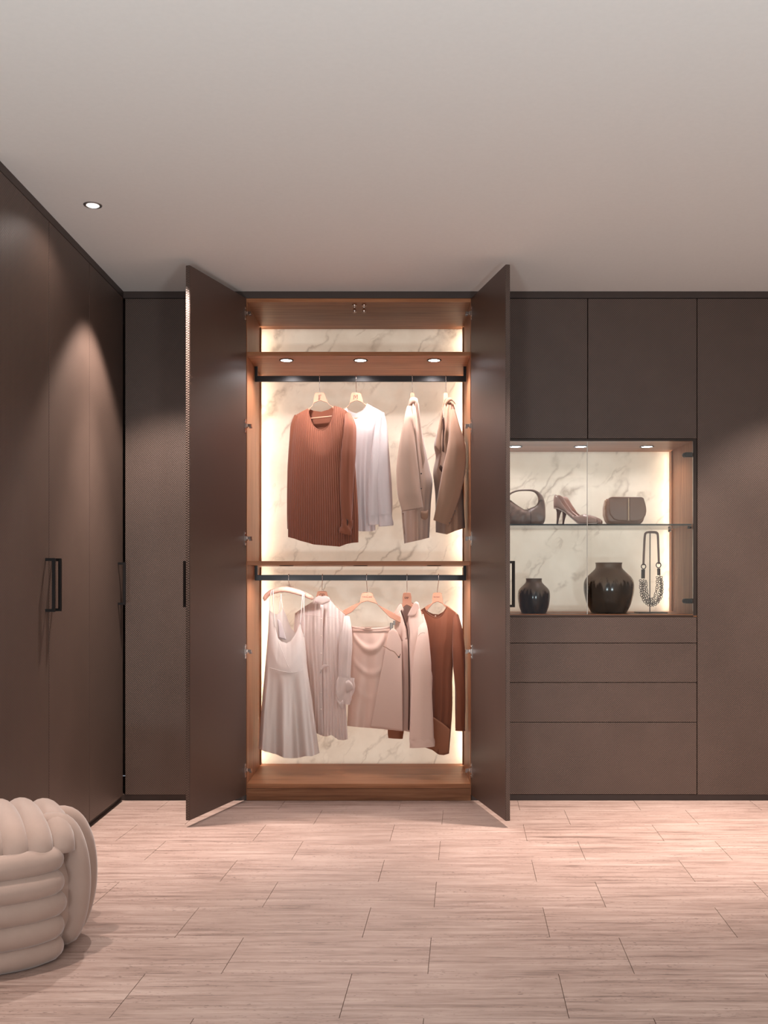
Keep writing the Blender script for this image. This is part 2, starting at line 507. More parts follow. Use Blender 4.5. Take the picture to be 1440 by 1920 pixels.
left_cabinet(3.342, 3.872, 3.836, 'tall brown woven cabinet nearest the pouf, at the left picture edge')
left_cabinet(3.872, 4.386, 3.908, 'middle tall brown woven cabinet of the left-hand run')
left_cabinet(4.386, 4.926, 4.84, 'tall brown woven cabinet at the end of the left run, in the corner')

def back_cabinet(name, x0, x1, z0, z1, label, door=True):
    t = thing(name, label, 'cabinet', ((x0 + x1) / 2, D + 0.3, z0))
    box('body', (x0 + 0.0005, x1 - 0.0005, D + 0.024, YB - 0.03, z0, z1 + 0.002), M['gap'], t)
    box('door', (x0 + 0.002, x1 - 0.002, D, D + 0.022, z0, z1), M['weave'], t, bevel=0.0012)
    return t
back_cabinet('tall_cabinet', XF(234), XF(452), DB, DT, 'tall brown woven cabinet between the corner and the open wardrobe')
XN0, XN1, XN2 = XF(892), XF(1102), XF(1307)
UZ = ZF(822)
back_cabinet('wall_cabinet', XN0, XN1, UZ, DT, 'upper brown woven cabinet beside the open right door, above the glass niche')
back_cabinet('wall_cabinet', XN1, XN2, UZ, DT, 'upper brown woven cabinet above the flap bag and the necklace stand')
back_cabinet('tall_cabinet', XN2, XN2 + 0.56, DB, DT, 'tall brown woven cabinet right of the glass niche, at the right edge')
back_cabinet('tall_cabinet', XN2 + 0.56, XN2 + 1.12, DB, DT, 'tall brown woven cabinet beyond the right picture edge')

# drawers under the niche
t = thing('drawer_unit', 'brown woven four-drawer unit below the lit glass niche', 'drawers', ((XN0 + XN2) / 2, D + 0.3, DB))
box('body', (XN0 + 0.0005, XN2 - 0.0005, D + 0.024, YB - 0.03, DB, ZF(1157)), M['gap'], t)
for a, b in ((1157, 1206), (1206, 1280), (1280, 1354.5), (1354.5, 1490)):
    box('drawer', (XN0 + 0.002, XN2 - 0.002, D, D + 0.022, ZF(b) + 0.0015, ZF(a) - 0.0015), M['weave'], t, bevel=0.0012)

# ------------------------------------------------------------------ lamps set into furniture
def shelf_spot(parent, x, y, z, energy, half=76, color=(1.0, 0.93, 0.93), em='lens'):
    """small round recessed spot: trim ring and lens, light just below"""
    prof = [(0.030, 0.0), (0.036, 0.0), (0.036, -0.003), (0.028, -0.003)]
    V = []; Fc = []; seg = 28
    for r, dz in prof:
        for j in range(seg):
            a = 2 * PI * j / seg; V.append((x + r * math.cos(a), y + r * math.sin(a), z + dz))
    for i in range(len(prof) - 1):
        for j in range(seg):
            j2 = (j + 1) % seg; Fc.append((i * seg + j, i * seg + j2, (i + 1) * seg + j2, (i + 1) * seg + j))
    mk('downlight_trim', V, Fc, M['bronze'], parent, True)
    V = [(x + 0.028 * math.cos(2 * PI * j / seg), y + 0.028 * math.sin(2 * PI * j / seg), z - 0.0022) for j in range(seg)]
    mk('downlight_lens', V, [tuple(range(seg - 1, -1, -1))], M[em], parent)
    return add_light('shelf_lamp', 'SPOT', (x, y, z - 0.004), energy, color, spot_size=2 * math.radians(half), spot_blend=0.6, shadow_soft_size=0.024)

# ------------------------------------------------------------------ open wardrobe
WXL, WXR = XF(463), XF(882)
WBK = D + 0.54
WT, WB = ZF(566), ZF(1470)
ward = thing('wardrobe', 'tall open double-door wardrobe with lit walnut interior and marble back', 'wardrobe', ((WXL + WXR) / 2, D + 0.3, 0))
box('side_panel', (WXL - 0.018, WXL, D + 0.004, WBK + 0.03, 0.03, DT + 0.002), M['woodz'], ward)
box('side_panel', (WXR, WXR + 0.018, D + 0.004, WBK + 0.03, 0.03, DT + 0.002), M['woodz'], ward)
box('top_panel', (WXL, WXR, D + 0.004, WBK + 0.03, WT, DT + 0.002), M['woodx'], ward)
box('bottom_panel', (WXL, WXR, D + 0.004, WBK + 0.03, WB - 0.022, WB), M['woodx'], ward, bevel=0.001)
box('plinth_panel', (WXL - 0.003, WXR + 0.003, D + 0.008, D + 0.03, 0.0, WB - 0.0235), M['wooddk'], ward)
def stone(x0, x1, y, z0, z1, mat, parent, sheet_mat='sheet'):
    b_ = mk('back_panel', [(x0, y, z0), (x1, y, z0), (x1, y, z1), (x0, y, z1)], [(0, 1, 2, 3)], mat, parent)
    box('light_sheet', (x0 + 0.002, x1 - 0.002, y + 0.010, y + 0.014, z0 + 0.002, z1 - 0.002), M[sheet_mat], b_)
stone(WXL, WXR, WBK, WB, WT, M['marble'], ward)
SH = []
for zt, zb, pw in ((ZF(658.5), ZF(666), 23.0), (ZF(1052), ZF(1059.5), 11.5)):
    s = box('shelf', (WXL, WXR, D + 0.012, WBK, zb, zt), M['woodx'], ward, bevel=0.001); SH.append((s, zb))
    ys = D + 0.11
    for px in (537, 676, 814):
        shelf_spot(s, XF(px, ys), ys, zb, pw)
YR = D + 0.27
for (s, zb), (ra, rb) in zip(SH, ((705, 716), (1078, 1088.5))):
    za, zc = ZF(ra, YR), ZF(rb, YR)
    r = box('hanging_rail', (WXL + 0.002, WXR - 0.002, YR - 0.0075, YR + 0.0075, zc, za), M['rail'], ward, bevel=0.0015)
    for x0, x1 in ((WXL + 0.002, WXL + 0.016), (WXR - 0.016, WXR - 0.002)):
        box('rail_bracket', (x0, x1, YR - 0.009, YR + 0.009, za - 0.001, zb), M['rail'], r, bevel=0.001)
# LED strips let into the side panels just in front of the marble
def led_strip(parent, x, y, z0, z1, sgn, gap=0.06):
    """slim walnut batten on the side panel; the light line sits on its rear face and washes the marble"""
    xa, xb = min(x, x + sgn * 0.007), max(x, x + sgn * 0.007)
    b_ = box('light_batten', (xa, xb, y - gap - 0.006, y - gap, z0, z1), M['woodz'], parent)
    box('led_strip', (xa + 0.001, xb - 0.001, y - gap, y - gap + 0.001, z0 + 0.004, z1 - 0.004), M['led'], b_)
lev = [WB + 0.006, SH[1][1] - 0.006, SH[1][1] + 0.026, SH[0][1] - 0.006, SH[0][1] + 0.026, WT - 0.006]
for z0, z1 in ((lev[0], lev[1]), (lev[2], lev[3]), (lev[4], lev[5])):
    led_strip(ward, WXL, WBK, z0, z1, 1); led_strip(ward, WXR, WBK, z0, z1, -1)
# door catches under the top panel
for px in (664, 682):
    x = XF(px); z = WT
    lathe('door_catch', [(0.0015, -0.040), (0.008, -0.040), (0.008, -0.026), (0.005, -0.024), (0.005, -0.010), (0.011, -0.008), (0.011, 0.0), (0.001, 0.0)],
          (x, D + 0.045, z), M['steel'], ward, 16)

def open_door(A, B, outn, label_txt):
    """A hinge corner and B free corner of the inner face (x, y); outn = sign of the outward side"""
    A = Vector((A[0], A[1], 0)); B = Vector((B[0], B[1], 0))
    d = (B - A).normalized(); n = Vector((d.y, -d.x, 0)) * outn
    th = 0.0205
    def slab(lo, hi, z0, z1, u0, u1):
        c = [A + d * u0 + n * lo, A + d * u1 + n * lo, A + d * u1 + n * hi, A + d * u0 + n * hi]
        return [p + Vector((0, 0, z0)) for p in c] + [p + Vector((0, 0, z1)) for p in c]
    FB = [(0, 1, 2, 3), (4, 5, 6, 7), (0, 1, 5, 4), (1, 2, 6, 5), (2, 3, 7, 6), (3, 0, 4, 7)]
    L = (B - A).length
    bm = bmesh.new()
    vs = [bm.verts.new(p) for p in slab(0.0012, th, DB, DT, 0, L)]
    for f in FB: bm.faces.new([vs[i] for i in f])
    bmesh.ops.recalc_face_normals(bm, faces=bm.faces)
    bmesh.ops.bevel(bm, geom=bm.edges[:], offset=0.0012, segments=2, affect='EDGES')
    door = mkbm('door', bm, M['weave'], ward)
    bm = bmesh.new()
    vs = [bm.verts.new(p) for p in slab(0.0, 0.0013, DB + 0.001, DT - 0.001, 0.001, L - 0.001)]
    for f in FB: bm.faces.new([vs[i] for i in f])
    bmesh.ops.recalc_face_normals(bm, faces=bm.faces)
    mkbm('lining', bm, M['linen'], door)
    hp = A + d * (L - 0.045) + n * th
    add_handle(door, (hp.x, hp.y, HZ), n)
    # hinges: plate on the door's inner face, cup and arm towards the carcass
    for py in (590, 800, 1010, 1221, 1443):
        z = ZF(py)
        bm = bmesh.new()
        def bar(u0, u1, w0, w1, z0, z1, bev=0.0015):
            c = [A + d * u0 - n * w0, A + d * u1 - n * w0, A + d * u1 - n * w1, A + d * u0 - n * w1]
            v = [bm.verts.new(p + Vector((0, 0, z0))) for p in c] + [bm.verts.new(p + Vector((0, 0, z1))) for p in c]
            for f in FB: bm.faces.new([v[i] for i in f])
        bar(0.004, 0.020, 0.0, 0.0025, z - 0.034, z + 0.034)
        bar(0.002, 0.018, 0.0025, 0.010, z - 0.010, z + 0.012)
        bar(0.0, 0.012, 0.010, 0.030, z - 0.004, z + 0.009)
        bar(-0.004, 0.006, 0.018, 0.030, z - 0.011, z - 0.002)
        for dz in (-0.026, 0.026):
            r = bmesh.ops.create_cone(bm, cap_ends=True, segments=10, radius1=0.0042, radius2=0.0036, depth=0.004)
            mt = Matrix.Translation(A + d * 0.012 - n * 0.0035 + Vector((0, 0, z + dz))) @ n.to_track_quat('Z', 'Y').to_matrix().to_4x4()
            bmesh.ops.transform(bm, matrix=mt, verts=r['verts'])
        bmesh.ops.recalc_face_normals(bm, faces=bm.faces)
        mkbm('hinge', bm, M['steel'], door)
    return door
open_door((WXL - 0.002, 4.932), (XF(356, 4.41), 4.41), 1, 'left')
open_door((WXR + 0.002, 4.932), (XF(948, 4.40), 4.40), -1, 'right')

# ------------------------------------------------------------------ lit display niche
NX1 = XF(1300); NX0 = XN0 + 0.018; NBK = D + 0.44
NZ0, NZ1 = ZF(1152), ZF(826)
disp = thing('display_cabinet', 'lit walnut and marble display niche behind two clear glass doors', 'display case', ((XN0 + XN2) / 2, D + 0.3, NZ0))
box('side_panel', (XN0 + 0.0005, NX0, D + 0.012, NBK + 0.015, NZ0, NZ1), M['woodz'], disp)
box('side_panel', (NX1 + 0.002, XN2 - 0.0005, D + 0.012, NBK + 0.015, NZ0, NZ1), M['woodz'], disp)
ctop = box('top_panel', (XN0 + 0.0005, XN2 - 0.0005, D + 0.012, NBK + 0.015, NZ1, UZ - 0.001), M['woodx'], disp)
box('bottom_panel', (XN0 + 0.0005, XN2 - 0.0005, D + 0.004, NBK + 0.015, ZF(1157) + 0.001, NZ0), M['woodx'], disp)
stone(NX0, NX1 + 0.002, NBK, NZ0, NZ1, M['marble2'], disp, 'sheet2')
# slim bronze frame round the glass
box('frame_profile', (NX1, XN2 - 0.002, D + 0.001, D + 0.012, NZ0 - 0.006, UZ - 0.002), M['bronze'], disp)
box('frame_profile', (XN0 + 0.002, NX1, D + 0.001, D + 0.012, NZ1 - 0.002, UZ - 0.002), M['bronze'], disp)
box('frame_profile', (XN0 + 0.002, NX1, D + 0.001, D + 0.0035, ZF(1157) + 0.002, NZ0 - 0.003), M['bronze'], disp)
XG = XF(1101.5)
for x0, x1 in ((XN0 + 0.006, XG - 0.0008), (XG + 0.0008, NX1 - 0.001)):
    gd = box('glass_door', (x0, x1, D + 0.003, D + 0.008, NZ0 + 0.001, NZ1 - 0.004), M['glass'], disp)
    ex = x1 if x1 < XG else x0
    box('polished_edge', (ex - 0.0009, ex + 0.0009, D + 0.0032, D + 0.0078, NZ0 + 0.001, NZ1 - 0.004), plain('pale_edge_glass', srgb(196, 186, 176), 0.2), gd)  # plain pale colour along the door's glass edge
    hx = x1 - 0.018 if x1 > XG else x0 + 0.018
    for py in (852, 1127):
        z = ZF(py)
        bm = bmesh.new()
        bm_box(bm, hx - 0.018, hx + 0.018, D + 0.0085, D + 0.020, z - 0.012, z + 0.012, 0.003)
        r = bmesh.ops.create_cone(bm, cap_ends=True, segments=16, radius1=0.012, radius2=0.010, depth=0.012)
        bmesh.ops.transform(bm, matrix=Matrix.Translation((hx - (0.016 if x1 > XG else -0.016), D + 0.024, z)) @ Matrix.Rotation(PI / 2, 4, 'X'), verts=r['verts'])
        mkbm('hinge', bm, M['black'], gd)
GZ = ZF(982)
gs = box('glass_shelf', (NX0 + 0.002, NX1 - 0.004, D + 0.016, NBK - 0.004, GZ - 0.008, GZ), M['glass'], disp)
box('polished_edge', (NX0 + 0.002, NX1 - 0.004, D + 0.0145, D + 0.016, GZ - 0.0068, GZ - 0.0005), M['glasse'], gs)
box('polished_edge', (NX0 + 0.002, NX1 - 0.004, NBK - 0.004, NBK - 0.003, GZ - 0.0068, GZ - 0.0005), plain('glass_edge_back', srgb(170, 158, 146), 0.2), gs)
for x, sg in ((NX0, 1), (NX1 + 0.002, -1)):
    for y in (D + 0.04, NBK - 0.05):
        bm = bmesh.new()
        r = bmesh.ops.create_cone(bm, cap_ends=True, segments=14, radius1=0.007, radius2=0.006, depth=0.018)
        bmesh.ops.transform(bm, matrix=Matrix.Translation((x + sg * 0.009, y, GZ - 0.016)) @ Matrix.Rotation(PI / 2, 4, 'Y'), verts=r['verts'])
        mkbm('shelf_pin', bm, M['bronze'], gs, True)
for px in (966, 1089, 1213):
    ys = D + 0.22
    shelf_spot(ctop, XF(px, ys), ys, NZ1, 5.0, 74)
for z0, z1 in ((NZ0 + 0.004, GZ - 0.012), (GZ + 0.004, NZ1 - 0.004)):
    led_strip(disp, NX0, NBK, z0, z1, 1); led_strip(disp, NX1 + 0.002, NBK, z0, z1, -1)

# ------------------------------------------------------------------ visible ceiling downlight
lx, ly = -1.141, 3.80
dl = thing('ceiling_downlight', 'small round recessed ceiling downlight above the left cabinets', 'downlight', (lx, ly, CEIL))
lathe('rim', [(0.029, -0.0005), (0.029, -0.003), (0.033, -0.003), (0.0345, -0.0005)], (lx, ly, CEIL), plain('satin_nickel', (0.25, 0.24, 0.24, 1), 0.35, 0.9), dl, 40)
lathe('reflector', [(0.0305, -0.0015), (0.027, -0.0022), (0.016, -0.0026)], (lx, ly, CEIL), plain('reflector_cup', (0.55, 0.52, 0.50, 1), 0.25, 0.8), dl, 40)
lathe('lens', [(0.024, -0.003), (0.019, -0.006), (0.009, -0.008), (0.001, -0.0085)], (lx, ly, CEIL), M['bulb'], dl, 32)
add_light('ceiling_lamp', 'SPOT', (lx, ly, CEIL - 0.016), 5.5, WARM, spot_size=2 * math.radians(74), spot_blend=0.6, shadow_soft_size=0.02)

# ------------------------------------------------------------------ garments
def depth_fn(Y0, xc, k):
    """depth of the garment's mid plane at picture column px; k = slope of the turned garment"""
    return lambda px: Y0 + k * (px - xc) * Y0 / F

def sheet(T, B, L, R, n, m):
    """Coons patch in picture coordinates, (m+1) x (n+1) x 2"""
    T = byx(T, n); B = byx(B, n); L = cat_curve(L, m); R = cat_curve(R, m)
    s = np.linspace(0, 1, n + 1)[None, :, None]; t = np.linspace(0, 1, m + 1)[:, None, None]
    G = (1 - t) * T[None] + t * B[None] + (1 - s) * L[:, None] + s * R[:, None] \
        - ((1 - s) * (1 - t) * T[0] + s * (1 - t) * T[-1] + (1 - s) * t * B[0] + s * t * B[-1])
    return G

def cloth_body(name, TF, TB, B, L, R, dep, thick, mat, parent, fold=None, n=72, m=60, top_flat=0.3, back_fold=None, BB=None):
    """front and back sheet sewn along the sides and shoulders"""
    V = []; Fc = []
    def add(T, Bt, sgn, fo):
        G = sheet(T, Bt, L, R, n, m); base = len(V)
        for j in range(m + 1):
            t = j / m
            prof = top_flat + (1 - top_flat) * min(1.0, t / 0.22) ** 0.8
            for i in range(n + 1):
                s = i / n
                edge = max(0.0, 4 * s * (1 - s))
                off = thick * prof * edge ** 0.6
                if fo is not None: off += fo(s, t) * min(1.0, edge / 0.25)
                px, py = G[j, i]
                V.append(P(px, py, dep(px) - sgn * off))
        for j in range(m):
            for i in range(n):
                a = base + j * (n + 1) + i
                q = (a, a + n + 1, a + n + 2, a + 1)
                Fc.append(q if sgn > 0 else q[::-1])
    add(TF, B, 1, fold)
    add(TB, BB if BB is not None else B, -1, back_fold)
    o = mk(name, V, Fc, mat, parent, True)
    bm = bmesh.new(); bm.from_mesh(o.data)
    bmesh.ops.remove_doubles(bm, verts=bm.verts, dist=0.0006)
    bm.to_mesh(o.data); bm.free()
    o.data.polygons.foreach_set('use_smooth', [True] * len(o.data.polygons))
    return o

def sleeve(name, pts, radii, dep, mat, parent, ell=0.8, n=36, seg=28, folds=0.06, nf=5, dy=0.0, seed=0, caps=False):
    """pts (px, py, extra depth); radii in picture pixels"""
    p3 = [P(x, y, dep(x) + dy + e) for x, y, e in pts]
    path = spath(p3, n)
    d = np.r_[0, np.cumsum([(p3[i + 1] - p3[i]).length for i in range(len(p3) - 1)])]
    u = np.linspace(0, d[-1], n + 1)
    rr = np.interp(u, d, np.array(radii) * (D + 0.27) / F)
    ph = seed * 1.7
    wob = lambda t, a: 1 + folds * math.sin(nf * a + ph + 3 * t + 1.2 * math.sin(5 * t + ph)) + 0.5 * folds * math.sin((nf + 3) * a - 2 * ph + 6 * t)
    return tube(name, path, list(rr), mat, parent, seg, caps, ell, (0, 1, 0), wob=wob)

def patch(name, A, B, Y, mat, parent, n=20, m=6, bulge=0.0, thick=0.002, curve=True):
    """cloth strip between two picture polylines; Y(px) depth"""
    f = cat_curve if curve else (lambda p, n: np.array([[np.interp(u, np.linspace(0, 1, len(p)), [q[c] for q in p]) for c in (0, 1)] for u in np.linspace(0, 1, n + 1)]))
    a = f(A, n); b = f(B, n)
    V = []; Fc = []
    for lay in (0, 1):
        for j in range(m + 1):
            v = j / m
            for i in range(n + 1):
                px, py = a[i] * (1 - v) + b[i] * v
                V.append(P(px, py, Y(px) - bulge * 4 * v * (1 - v) + lay * thick))
    N = (m + 1) * (n + 1)
    for j in range(m):
        for i in range(n):
            q = j * (n + 1) + i
            Fc.append((q, q + n + 1, q + n + 2, q + 1)); Fc.append((N + q, N + q + 1, N + q + n + 2, N + q + n + 1))
    for i in range(n):
        Fc.append((i, i + 1, N + i + 1, N + i)); q = m * (n + 1) + i; Fc.append((q, N + q, N + q + 1, q + 1))
    for j in range(m):
        q = j * (n + 1); Fc.append((q, N + q, N + q + n + 1, q + n + 1)); q += n; Fc.append((q, q + n + 1, N + q + n + 1, N + q))
    return mk(name, V, Fc, mat, parent, True)

def button(parent, px, py, Y, mat, r=0.005):
    c = P(px, py, Y)
    bm = bmesh.new()
    rr = bmesh.ops.create_cone(bm, cap_ends=True, segments=12, radius1=r, radius2=r * 0.8, depth=0.003)
    bmesh.ops.transform(bm, matrix=Matrix.Translation(c) @ Matrix.Rotation(PI / 2, 4, 'X'), verts=rr['verts'])
    return mkbm('button', bm, mat, parent)

def text_part(parent, txt, px, py, Y, size, k=0.0, mat=None):
    cu = bpy.data.curves.new('text', 'FONT'); cu.body = txt; cu.align_x = 'CENTER'; cu.align_y = 'CENTER'
    cu.size = size; cu.extrude = 0.0002; cu.offset = size * 0.02; cu.resolution_u = 2
    ob = bpy.data.objects.new('tmp_text', cu); COL.objects.link(ob)
    dg = bpy.context.evaluated_depsgraph_get()
    me = bpy.data.meshes.new_from_object(ob.evaluated_get(dg))
    bpy.data.objects.remove(ob)
    c = P(px, py, Y); ang = math.atan(k)
    mt = Matrix.Translation(c) @ Matrix.Rotation(ang, 4, 'Z') @ Matrix.Rotation(PI / 2, 4, 'X')
    o = bpy.data.objects.new('printed_mark', me); COL.objects.link(o); o.parent = parent
    me.transform(Matrix.Translation(-org(parent)) @ mt)
    me.materials.clear(); me.materials.append(mat or M['mark'])
    return o

def hook(parent, hx, ptop, rtop, Yc, lean=0.0):
    """steel wire hook over the rail"""
    zt = ZF(rtop, YR); x = XF(hx, Yc); z0 = ZF(ptop, Yc)
    xr = x + lean
    yf, yb = YR - 0.0105, YR + 0.0105
    pts = [(x, Yc, z0 - 0.006), (x, Yc, z0 + 0.010), (x + lean * .3, (Yc + yf) / 2, (z0 * 2 + zt) / 3 - 0.002), (xr, yf, zt - 0.030), (xr, yf, zt - 0.004), (xr, yf + 0.004, zt + 0.0030),
           (xr, YR, zt + 0.0042), (xr, yb - 0.003, zt + 0.0028), (xr, yb, zt - 0.006), (xr, yb + 0.002, zt - 0.02)]
    return tube('hook', spath(pts, 40), 0.0017, M['chrome'], parent, 8)

def hanger(label, hx, ptop, rtop, plate, ends, apex, k, name='clothes_hanger', bar=None, th=0.011, Y0=None, mark=None, lean=0.0, armw=8.5, mat=None, drop=0.0):
    """flat wooden hanger. plate = (half width top, height); ends = left/right arm ends (px, py)"""
    Yc = YR if Y0 is None else Y0
    dep = depth_fn(Yc, hx, k)
    c = P(hx, ptop, Yc)
    t = thing(name, label, 'hanger', (c.x, c.y, c.z), 'hangers on the wardrobe rails')
    hw, hh = plate
    (lx_, ly_), (rx_, ry_) = ends
    up = [(lx_, ly_), (hx + (lx_ - hx) * .62, ptop + (ly_ - ptop) * .70), (hx + (lx_ - hx) * .30, ptop + hh * 1.0 + (ly_ - ptop - hh) * .30), (hx - hw * 1.05, ptop + hh * .62), (hx - hw * .9, ptop + 1.2), (hx - hw * .55, ptop),
          (hx + hw * .55, ptop), (hx + hw * .9, ptop + 1.2), (hx + hw * 1.05, ptop + hh * .62), (hx + (rx_ - hx) * .30, ptop + hh * 1.0 + (ry_ - ptop - hh) * .30), (hx + (rx_ - hx) * .62, ptop + (ry_ - ptop) * .70), (rx_, ry_)]
    n = 60
    U = np.array(up); d = np.r_[0, np.cumsum(np.linalg.norm(np.diff(U, axis=0), axis=1))]
    uu = np.linspace(0, d[-1], n + 1)
    xs = np.interp(uu, d, U[:, 0]); ys = np.interp(uu, d, U[:, 1])
    lo = byx([(lx_, ly_ + armw), (hx + (lx_ - hx) * .62, ptop + (ly_ - ptop) * .70 + armw * 1.15), (hx + (lx_ - hx) * .25, apex + (ly_ - ptop) * .10), (hx, apex), (hx + (rx_ - hx) * .25, apex + (ry_ - ptop) * .10), (hx + (rx_ - hx) * .62, ptop + (ry_ - ptop) * .70 + armw * 1.15), (rx_, ry_ + armw)], n)
    lyy = np.interp(xs, lo[:, 0], lo[:, 1])
    V = []; Fc = []
    for lay in (-1, 1):
        for i in range(n + 1):
            e = 0.6 if True else 1
            V.append(P(xs[i], ys[i] + 0.8, dep(xs[i]) + lay * th / 2)); V.append(P(xs[i], lyy[i] - 0.8, dep(xs[i]) + lay * th / 2))
    # rounded rim lines
    top = len(V)
    for i in range(n + 1): V.append(P(xs[i], ys[i], dep(xs[i])))
    bot = len(V)
    for i in range(n + 1): V.append(P(xs[i], lyy[i], dep(xs[i])))
    N = 2 * (n + 1)
    for i in range(n):
        a = 2 * i
        Fc.append((a, a + 1, a + 3, a + 2)); Fc.append((N + a, N + a + 2, N + a + 3, N + a + 1))
        Fc.append((a, a + 2, top + i + 1, top + i)); Fc.append((N + a + 2, N + a, top + i, top + i + 1))
        Fc.append((a + 3, a + 1, bot + i, bot + i + 1)); Fc.append((N + a + 1, N + a + 3, bot + i + 1, bot + i))
    Fc.append((0, top, N, N + 1, bot, 1)); a = 2 * n; Fc.append((a, a + 1, bot + n, N + a + 1, N + a, top + n))
    o = mk('body', V, Fc, mat or M['hwood'], t)
    hook(t, hx, ptop, rtop, Yc, lean)
    if bar:
        (bx0, by0), (bx1, by1) = bar
        tube('trouser_bar', [P(bx0, by0, dep(bx0)), P((bx0 + bx1) / 2, (by0 + by1) / 2, dep((bx0 + bx1) / 2)), P(bx1, by1, dep(bx1))], 0.0045, mat or M['hwood'], t, 10)
    if mark:
        for txt, dx, dy_, sz in mark:
            text_part(t, txt, hx + dx, ptop + dy_, dep(hx) - th / 2 - 0.0006, sz, k)
    return t, dep

def garment(name, label, cat, px, py, Y, group=None):
    c = P(px, py, Y)
    return thing(name, label, cat, (c.x, c.y, c.z), group)

C = {}
C['brown'] = mat_cloth('rust_pleated_crepe', srgb(137, 80, 58), 0.75, 0.2, 0.05, 700, 0.1, 0.06)
C['white'] = mat_cloth('white_silk', srgb(222, 208, 206), 0.5, 0.3, 0.18, 500, 0.08, 0.04)
C['coat'] = mat_cloth('taupe_wool', srgb(184, 152, 134), 0.85, 0.35, 0.0, 800, 0.12, 0.08)
C['coatd'] = mat_cloth('mocha_wool', srgb(150, 115, 94), 0.85, 0.3, 0.0, 800, 0.12, 0.08)
C['coatin'] = mat_cloth('dark_lining', srgb(72, 44, 34), 0.6, 0.1, 0.0, 500, 0.05, 0.05)
C['dress'] = mat_cloth('ivory_satin', srgb(228, 214, 206), 0.30, 0.25, 0.12, 400, 0.05, 0.03)
C['sheer'] = mat_cloth('sheer_cream_cotton', srgb(230, 212, 204), 0.8, 0.3, 0.35, 500, 0.15, 0.06)
C['blush'] = mat_cloth('blush_satin_skirt', srgb(212, 178, 162), 0.42, 0.25, 0.05, 300, 0.06, 0.04)
C['beige'] = mat_cloth('beige_wool', srgb(216, 182, 166), 0.85, 0.35, 0.0, 900, 0.12, 0.06)
C['rust'] = mat_cloth('cinnamon_knit', srgb(127, 72, 48), 0.72, 0.3, 0.0, 900, 0.1, 0.06)
C['rust2'] = mat_cloth('cinnamon_lining', srgb(160, 104, 76), 0.6, 0.2, 0.1, 700, 0.1, 0.05)
M['pearl'] = plain('pale_button', srgb(226, 206, 190), 0.3)
M['horn'] = plain('horn_button', srgb(64, 40, 32), 0.35)

# ---- upper rail: rust pleated blouse
h1, dep1 = hanger('blonde wooden hanger carrying the rust pleated blouse', 599.5, 736, 705, (10, 13), ((556, 786), (657, 781)), 751, -0.55,
                  bar=((570, 786), (640, 779)), mark=[("JJ'", 0, 8, 0.026)])
g1 = garment('blouse', 'rust pleated long-sleeved blouse hanging leftmost on the upper rail', 'blouse', 605, 1020, YR, 'garments on the upper rail')
TFb = [(553, 779), (565, 772), (577, 766), (579, 776), (583, 789), (589, 800), (597, 806), (606, 806), (615, 799), (621, 786), (625, 770), (627, 761), (638, 764), (648, 769), (656, 776)]
TBb = [(553, 779), (565, 772), (577, 766), (588, 770), (602, 772), (616, 768), (627, 761), (638, 764), (648, 769), (656, 776)]
Bb = [(540, 1007), (552, 1010), (563, 1014), (575, 1017), (588, 1021), (612, 1023), (637, 1025), (650, 1020), (660, 1018), (672, 1017)]
Lb = [(553, 779), (549, 800), (546, 830), (543, 870), (541, 920), (540, 965), (540, 1007)]
Rb = [(656, 776), (660, 800), (663, 840), (667, 885), (670, 930), (672, 970), (672, 1017)]
def pleat(s, t):
    a = 0.0014 + 0.0028 * t
    return a * (abs(math.sin(PI * 31 * s + 0.6 * math.sin(7 * s))) * 2 - 1) + 0.010 * t * math.sin(9.5 * s + 1.0)
cloth_body('body', TFb, TBb, Bb, Lb, Rb, dep1, 0.052, C['brown'], g1, pleat, 320, 56, back_fold=lambda s, t: 0.006 * t * math.sin(20 * s))
tube('neck_binding', spath([P(x, y, dep1(x) - 0.052 * 0.3 * (4 * ((x - 553) / 103) * (1 - (x - 553) / 103)) ** .6 - 0.001) for x, y in TFb[2:12]], 50), 0.0022, C['brown'], g1, 8)
s1 = sleeve('sleeve', [(652, 776, 0.0), (656, 800, -.030), (653, 850, -.052), (651, 900, -.056), (650, 945, -.058), (651, 978, -.060)], [5, 10.5, 12.5, 11.5, 11, 9.5], dep1, C['brown'], g1, 0.75, seed=1, nf=4, folds=0.10)
sleeve('cuff', [(651, 974, -.062), (650, 985, -.064), (649, 996, -.066), (648, 1001, -.066)], [9.5, 10, 11, 10.5], dep1, C['brown'], s1, 0.7, n=12, seed=2, nf=3, folds=0.14)
s1b = sleeve('sleeve', [(556, 779, 0.0), (551, 800, .010), (547, 850, .016), (545, 900, .018), (545, 960, .018), (545, 992, .018)], [4, 6.5, 6.5, 6, 6.5, 6], dep1, C['brown'], g1, 1.2, seed=3, nf=4, folds=0.08)
patch('placket', [(647, 972), (650, 976), (650, 984)], [(652, 974), (653, 979), (652, 986)], lambda px: dep1(px) - 0.083, C['coatin'], s1, 8, 3, 0.001, 0.001)

